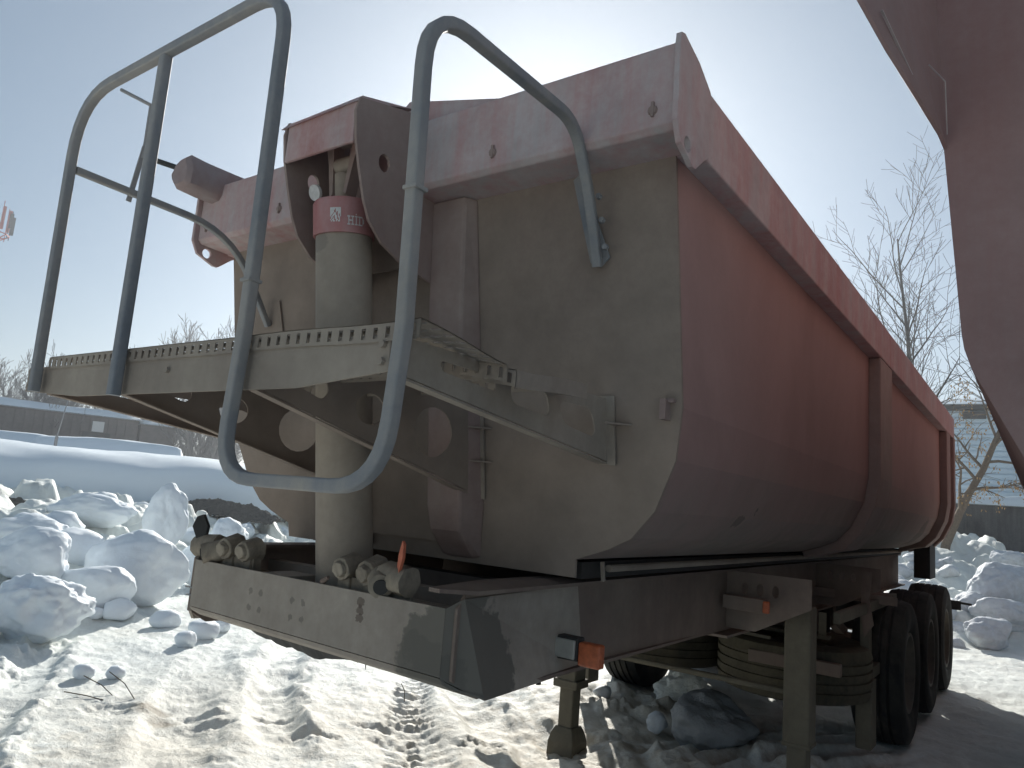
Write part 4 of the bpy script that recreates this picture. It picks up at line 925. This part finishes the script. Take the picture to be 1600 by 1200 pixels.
# ================================================================== trees
M_bark = plain('grey bark', (.07, .06, .052), .9, var=.35, sc=30, bs=.4)
M_bark2 = plain('pale brown bark', (.20, .155, .115), .9, var=.3, sc=30, bs=.4)
M_far = plain('far bare bark', (.15, .14, .135), .9, var=.3, sc=5, bs=0)
M_seed = plain('dry seed keys', (.52, .33, .15), .8, var=.35, sc=20, bs=0)
def tree_mesh(seed, height, rad, levels, kids, ang=.75, up=.25, sides=(8, 5, 4, 3, 3), lean=(0, 0), lenf=.48, first=.25, wig=.12, seeds=None, spread=1.0, minr=.003, path=None):
    rg = random.Random(seed); mb = MB(); tips = []
    def limb(p, d, L, r, lv):
        segs = (9, 7, 5, 4, 3)[lv]; pts = [p.copy()]; dd = d.copy(); 
        for i in range(segs):
            dd = (dd + Vector((rg.gauss(0, wig), rg.gauss(0, wig), rg.gauss(0, wig*.6)+up*(.12 if lv else .02)))).normalized()
            pts.append(pts[-1]+dd*L/segs)
        if lv == 0 and path: pts = [Vector(q) for q in path]; segs = len(pts)-1
        ns = sides[lv]; v = []; u = Vector((1, 0, 0)) if abs(d.x) < .8 else Vector((0, 1, 0))
        for i, q in enumerate(pts):
            t = i/segs; rr_ = max(minr, r*(1-t*(.80 if lv == 0 else .75)))
            d2 = (pts[min(i+1, segs)]-pts[max(i-1, 0)]).normalized(); a = d2.cross(u).normalized(); b = a.cross(d2)
            v += [q + (a*math.cos(2*math.pi*k/ns)+b*math.sin(2*math.pi*k/ns))*rr_ for k in range(ns)]
        mb.add(v, [(i*ns+k, i*ns+(k+1) % ns, (i+1)*ns+(k+1) % ns, (i+1)*ns+k) for i in range(segs) for k in range(ns)])
        if lv < levels:
            n = kids[lv]
            for k in range(n):
                t = first+(1-first)*(k+rg.random()*.8)/n if lv == 0 else .18+.8*(k+rg.random()*.7)/n
                x = t*segs; i = min(int(x), segs-1); q = pts[i].lerp(pts[i+1], x-i); dv = (pts[i+1]-pts[i]).normalized()
                az = rg.uniform(0, 6.28); a = dv.cross(Vector((.3, .2, 1) if abs(dv.z) < .9 else (1, 0, 0))).normalized(); b = a.cross(dv)
                side_ = a*math.cos(az)+b*math.sin(az); an = ang*rg.uniform(.7, 1.25)*spread
                nd_ = (dv*math.cos(an)+side_*math.sin(an)).normalized(); nd_ = (nd_+Vector((0, 0, up))).normalized()
                limb(q, nd_, L*lenf*rg.uniform(.65, 1.2)*(1-.45*t if lv == 0 else 1), max(minr, r*(1-t*.7)*(.5 if lv == 0 else .6)), lv+1)
        else: tips.append(pts[-1])
        if lv == levels-1: tips.append(pts[len(pts)//2])
    limb(Vector((0, 0, 0)), Vector((lean[0], lean[1], 1)).normalized(), height, rad, 0)
    return mb, tips
def tree(name, loc, mb, mat, label, cat='bare tree', group=None, rz=0, sc=1.0):
    """trunk and crown as two parts sharing one tree: the first limb is the trunk"""
    t = thing(name, loc, label, cat, group); t.rotation_euler = (0, 0, rz); t.scale = (sc, sc, sc)
    return t
def split_tree(name, mb, mat, nsides, segs, t, smooth=True):
    nt_ = nsides*(segs+1); nf = nsides*segs
    tr = mesh_obj('trunk', mb.v[:nt_], mb.f[:nf], mat, t, smooth=True, recalc=False)
    cr = mesh_obj('crown', mb.v[nt_:], [tuple(i-nt_ for i in f) for f in mb.f[nf:]], mat, t, smooth=smooth, recalc=False)
    return tr, cr
# tall bare tree behind the trailer's tail
t = tree('bare_tree', (-2.25, 20.6, .6), None, None, 'tall thin bare tree rising behind the tail of the long tipper, against the sky')
mb, tips = tree_mesh(11, 9.0, .095, 3, (15, 7, 5), ang=.85, up=.30, lenf=.44, first=.25, wig=.06, minr=.005)
split_tree('t', mb, M_bark, 8, 9, t)
t = tree('bare_tree', (-.2, 21.0, 1.2), None, None, 'second bare tree close behind, its twigs half hidden by the right tipper')
mb, tips = tree_mesh(19, 6.4, .075, 3, (10, 6, 4), ang=.85, up=.25, lenf=.46, first=.25, wig=.07, minr=.0045)
split_tree('t', mb, M_bark, 8, 9, t)
t = tree('bare_tree', (-3.6, 22.5, 1.0), None, None, 'small bare tree whose twigs show just over the long rail of the tipper')
mb, tips = tree_mesh(23, 6.8, .07, 3, (12, 7, 4), ang=.85, up=.25, lenf=.44, first=.25, wig=.08, minr=.0045)
split_tree('t', mb, M_bark, 8, 9, t)
# leaning maple with hanging seed keys in front of the blue building
t = tree('maple_tree', (-1.85, 18.6, .9), None, None, 'leaning maple with hanging dry seed keys in front of the blue building', 'maple tree')
tp_ = [(0, 0, 0), (.10, .0, .5), (.28, .1, 1.0), (.52, .12, 1.6), (.80, .15, 2.15), (1.0, .18, 2.7), (1.25, .2, 3.3), (1.5, .25, 3.9), (1.65, .3, 4.5), (1.9, .3, 5.2)]
mb, tips = tree_mesh(37, 4.8, .10, 3, (15, 7, 5), ang=1.0, up=-.02, lenf=.42, first=.26, wig=.13, minr=.004, path=tp_)
tr, cr = split_tree('t', mb, M_bark2, 8, 9, t)
rg = random.Random(3); sb = MB()
for q in tips:
    if rg.random() < .7:
        for k in range(rg.randint(3, 8)):
            c = Vector(q)+Vector((rg.gauss(0, .05), rg.gauss(0, .05), -rg.uniform(.02, .16))); a = rg.uniform(0, 6.28); s_ = rg.uniform(.022, .042)
            d1 = Vector((math.cos(a), math.sin(a), rg.gauss(0, .3)))*s_*.45; d2 = Vector((rg.gauss(0, .3), rg.gauss(0, .3), -1)).normalized()*s_*1.3
            sb.add([c-d1, c+d1, c+d1*.6+d2, c-d1*.6+d2], [(0, 1, 2, 3)])
o = mesh_obj('seed_keys', sb.v, sb.f, M_seed, t, recalc=False); o['kind'] = 'stuff'
# far trees on the left, behind the long shed
kinds = []
for sd_, h_, r_, kd in ((51, 6.4, .16, (16, 8, 5)), (52, 7.2, .19, (18, 8, 5)), (53, 5.2, .10, (15, 7, 5)), (54, 4.2, .06, (14, 7, 4))):
    mb, tips = tree_mesh(sd_, h_, r_, 3, kd, ang=.7, up=.3, lenf=.48, first=.16, wig=.10, sides=(6, 4, 3, 3), minr=.012)
    n0 = 6*10; nf = 6*9
    kinds.append((mesh_obj('trunk', mb.v[:n0], mb.f[:nf], M_far, smooth=True, recalc=False, link=False), mesh_obj('crown', mb.v[n0:], [tuple(i-n0 for i in f) for f in mb.f[nf:]], M_far, recalc=False, link=False)))
rg = random.Random(9)
def far_tree(x, y, k, sc, label, z=0, group='bare trees beyond the long shed'):
    t = thing('bare_tree', (x, y, z), label, 'bare tree', group); t.rotation_euler = (0, 0, rg.uniform(0, 6.28)); t.scale = (sc, sc, sc)
    for m_ in kinds[k]:
        c = m_.copy(); COL.objects.link(c); c.parent = t
def polar(az, d): return -math.sin(R(az))*d, math.cos(R(az))*d
for i in range(60):
    az = rg.uniform(56.5, 76) ; d = rg.uniform(46, 62); x, y = polar(az, d)
    far_tree(x, y, rg.choice((2, 3, 2, 0, 0)), rg.uniform(.65, .95)*(1.1 if az > 66 else .95), 'thin bare tree in the row beyond the long shed at the left')
x, y = polar(61.4, 62); far_tree(x, y, 1, 1.36, 'tallest far bare tree, its round crown peeping above the platform', group=None)
for az, d, sc in ((62.6, 47, .9), (61.2, 49, .95), (58.9, 46, 1.1), (58.2, 48, 1.05), (57.6, 46, 1.1), (57.2, 50, 1.1)):
    x, y = polar(az, d); far_tree(x, y, 1, sc, 'thick trunked bare tree seen below the platform beside the shed', group='thick trunked trees beside the shed')

# ================================================================== left background buildings
M_shed = plain('weathered brown boards', (.12, .10, .092), .85, var=.3, sc=3)
M_metal = plain('grey painted metal', (.30, .32, .34), .6, var=.2, sc=4)
def cap_mesh(L, W, H, n=40, m=14, s=1, amp=.04):
    """rounded snow layer over a roof: L along x, W along y"""
    V = []; F = []
    for i in range(n+1):
        u = -1+2*i/n
        for j in range(m+1):
            v_ = -1+2*j/m; e = (max(0, 1-abs(u)**14)*max(0, 1-abs(v_)**8))**.45
            V.append((u*L/2*(1+.01*e), v_*W/2*(1+.02*e), H*e))
    A = np.array(V); A[:, 2] += amp*fbm(A[:, 0]*.7, A[:, 1]*.9, o=3, s=s)*(A[:, 2] > .02)
    mm = m+1; F = [(i*mm+j, (i+1)*mm+j, (i+1)*mm+j+1, i*mm+j+1) for i in range(n) for j in range(m)]
    V = A.tolist(); k = len(V); V += [(-L/2, -W/2, -.02), (L/2, -W/2, -.02), (L/2, W/2, -.02), (-L/2, W/2, -.02)]; F.append((k, k+3, k+2, k+1))
    return V, F
# long brown shed
ax_, ay_ = -42.5, 14.0; bx_, by_ = -40.2, 20.8
L = math.hypot(bx_-ax_, by_-ay_)*1.0+9; rz = math.atan2(by_-ay_, bx_-ax_)
cx_, cy_ = bx_-math.cos(rz)*L/2, by_-math.sin(rz)*L/2
t = thing('long_shed', (cx_, cy_, 0), 'long low dark brown shed with a snow covered roof at the far left', 'shed'); t.rotation_euler = (0, 0, rz)
mesh_obj('wall', *(lambda m: (m.v, m.f))(MB().box((-L/2, -.0, 0), (L/2, 6, 4.28))), M_shed, t)
pm = None
for i in range(int(L/.42)):
    x = -L/2+.02+i*.42
    if pm is None:
        pm = mesh_obj('board', *(lambda m: (m.v, m.f))(MB().box((0, -.05, 0), (.37, -.003, 4.20))), M_shed, t); pm.location = (x, 0, 0)
    else: c = dup(pm, (x, 0, 0), t)
v, f = cap_mesh(L+.5, 6.6, .42, s=3); mesh_obj('roof_snow', v, f, M_cap, t, smooth=True, loc=(0, 3, 4.30))
mesh_obj('notice_board', *(lambda m: (m.v, m.f))(MB().box((L/2-2.2, -.12, 3.45), (L/2-1.65, -.06, 4.0))), M_white, t)
mesh_obj('door', *(lambda m: (m.v, m.f))(MB().box((L/2-2.6, -.10, .0), (L/2-1.3, -.052, 3.42))), M_dark, t)
# smaller annex
t = thing('shed_annex', (-40.1, 21.9, 0), 'short dark annex at the right end of the long brown shed', 'shed'); t.rotation_euler = (0, 0, rz)
mesh_obj('wall', *(lambda m: (m.v, m.f))(MB().box((-.9, 0, 0), (.9, 3, 4.15))), M_shed, t); v, f = cap_mesh(2.0, 3.3, .25, 12, 8); mesh_obj('roof_snow', v, f, M_cap, t, smooth=True, loc=(0, 1.5, 4.16))
# snow capped parked trucks: box body, cab, wheels
def truck(x, y, rz, L, H, label, group=None, cab=True):
    t = thing('parked_van', (x, y, 0), label, 'van', group); t.rotation_euler = (0, 0, rz)
    mesh_obj('body', *(lambda m: (m.v, m.f))(MB().box((-L/2, -1.05, .5), (L/2, 1.05, H))), M_metal, t, bevel=.05)
    v, f = cap_mesh(L+.15, 2.3, .34, 30, 12, s=int(L*3)); mesh_obj('roof_snow', v, f, M_cap, t, smooth=True, loc=(0, 0, H+.01))
    for sx in (-.34, .34):
        for sy in (-1, 1):
            mb = MB().cyl((L*sx, sy*.85, .38), (L*sx, sy*1.06, .38), .38, .38, 20); mesh_obj('wheel', mb.v, mb.f, M_rubber, t)
    mesh_obj('window', *(lambda m: (m.v, m.f))(MB().box((-L/2+.3, -1.065, H-.75), (-L/2+1.3, -1.052, H-.2))), M_dark, t)
a = math.atan2(2.6, 1.4)
truck(-24.9, 8.2, a, 4.2, 2.06, 'snow capped parked van at the very left, roof showing over the snow bank')
truck(-21.55, 10.5, a, 3.6, 2.02, 'snow capped parked van just right of the thin pole, roof showing over the snow bank')
t = thing('thin_pole', (-20.4, 8.5, 0), 'thin leaning rod standing between the two snow capped vans', 'pole')
mesh_obj('rod', *(lambda m: (m.v, m.f))(MB().cyl((0, 0, 0), (-.08, .06, 2.3), .045, .04, 8)), M_tube, t)
mesh_obj('tip', *(lambda m: (m.v, m.f))(MB().cyl((-.08, .06, 2.3), (-.03, .18, 3.45), .018, .010, 8)), M_tube, t)
# cell tower
M_tred = plain('tower red', (.42, .09, .07), .6); M_twht = plain('tower white', (.55, .56, .58), .6)
TX, TY = -66.9, 20.5
t = thing('cell_tower', (TX, TY, 0), 'red and white lattice mast with antennas at the far left edge', 'mast'); t.scale = (.7, .7, .7)
for k in range(7):
    z0, z1 = k*4.0, k*4.0+3.99; w0_, w1_ = 2.2-k*.24, 2.2-(k+1)*.24; mb = MB()
    for sx, sy in ((-1, -1), (1, -1), (1, 1), (-1, 1)):
        mb.bar((sx*w0_/2, sy*w0_/2, z0), (sx*w1_/2, sy*w1_/2, z1), .12)
        nx, ny = -sy, sx; mb.bar((sx*w0_/2, sy*w0_/2, z0), (nx*w1_/2, ny*w1_/2, z1), .06).bar((sx*w1_/2, sy*w1_/2, z1-.03), (nx*w1_/2, ny*w1_/2, z1-.03), .06)
    mesh_obj('mast_section', mb.v, mb.f, M_tred if k % 2 == 0 else M_twht, t)
mb = MB()
for k in range(10):
    a = 2*math.pi*k/10; mb.bar((1.9*math.cos(a), 1.9*math.sin(a), 27.3), (1.9*math.cos(a+.63), 1.9*math.sin(a+.63), 27.3), .10).bar((0, 0, 26.0), (1.9*math.cos(a), 1.9*math.sin(a), 27.25), .08)
mesh_obj('gallery', mb.v, mb.f, M_tred, t)
for k in range(11):
    a = 2*math.pi*k/11+.2; x, y = 2.05*math.cos(a), 2.05*math.sin(a); h_ = (2.6, 1.7, 2.1)[k % 3]
    mb = MB().box((x-.16, y-.12, 27.6+(k % 2)*.5), (x+.16, y+.12, 27.6+h_+(k % 2)*.5)).bar((x*.9, y*.9, 26.9), (x*.9, y*.9, 28.3+h_), .06); mesh_obj('antenna', mb.v, mb.f, M_dark if k % 3 else M_tred, t)
mb = MB().bar((0, 0, 27), (0, 0, 33.2), .12); mesh_obj('spire', mb.v, mb.f, M_tred, t)

# ================================================================== right background
M_blue = plain('pale blue sheet', (.55, .66, .76), .5, var=.10, sc=2, spec=.4)
M_conc = dusty('stained concrete', (.085, .08, .078), (.20, .19, .185), .40, .62, .8, streak=.6, rough=.9, bumpy=.4)
t = thing('metal_building', (0, 30.6, 0), 'pale blue corrugated metal building with snow on its roof at the right', 'building')
mb = MB(); pitch = .20; nrib = 33
mesh_obj('wall', *(lambda m: (m.v, m.f))(MB().box((-3.2, 0, 0), (16, 9, 6.02))), M_blue, t)
for i in range(30):
    z = .1+i*.197
    if i == 0:
        st = mesh_obj('wall_panel', *(lambda m: (m.v, m.f))(MB().add([(-3.19, -.004, 0), (16, -.004, 0), (16, -.045, .03), (-3.19, -.045, .03), (-3.19, -.045, .13), (16, -.045, .13), (16, -.004, .165), (-3.19, -.004, .165)], [(0, 1, 2, 3), (3, 2, 5, 4), (4, 5, 6, 7), (0, 3, 4, 7), (1, 6, 5, 2)])), M_blue, t); st.location = (0, 0, z)
    else: dup(st, (0, 0, z), t)
mesh_obj('eaves', *(lambda m: (m.v, m.f))(MB().box((-3.5, -.35, 6.03), (16.3, 9.3, 6.20))), M_dark, t)
mesh_obj('lamp_box', *(lambda m: (m.v, m.f))(MB().box((-2.3, -.36, 5.72), (-1.6, -.05, 5.95))), M_dark, t)
v, f = cap_mesh(20, 9.8, .42, 60, 14, s=8); mesh_obj('roof_snow', v, f, M_cap, t, smooth=True, loc=(6.4, 4.5, 6.21))
t = thing('concrete_wall', (0, 23.2, 0), 'dark stained concrete wall with a snow cap behind the right snow pile', 'wall')
mesh_obj('slab', *(lambda m: (m.v, m.f))(MB().box((-3.6, 0, 0), (10, .25, 2.46))), M_conc, t, bevel=.02)
v, f = cap_mesh(13.8, .55, .26, 90, 10, s=6, amp=.05); mesh_obj('cap_snow', v, f, M_cap, t, smooth=True, loc=(3.2, .12, 2.465))

# ================================================================== thin frosty air round the whole yard
hz = mesh_obj('haze', *(lambda m: (m.v, m.f))(MB().box((-322, -322, -1.6), (322, 322, 25))), M_white); hz['kind'] = 'stuff'
hm = bpy.data.materials.new('air'); hm.use_nodes = True; n_ = hm.node_tree; n_.nodes.clear()
vo = n_.nodes.new('ShaderNodeOutputMaterial'); pv = n_.nodes.new('ShaderNodeVolumePrincipled')
pv.inputs['Density'].default_value = .003; pv.inputs['Anisotropy'].default_value = .66; pv.inputs['Color'].default_value = (.86, .92, 1, 1)
n_.links.new(pv.outputs[0], vo.inputs['Volume']); hz.data.materials.clear(); hz.data.materials.append(hm)
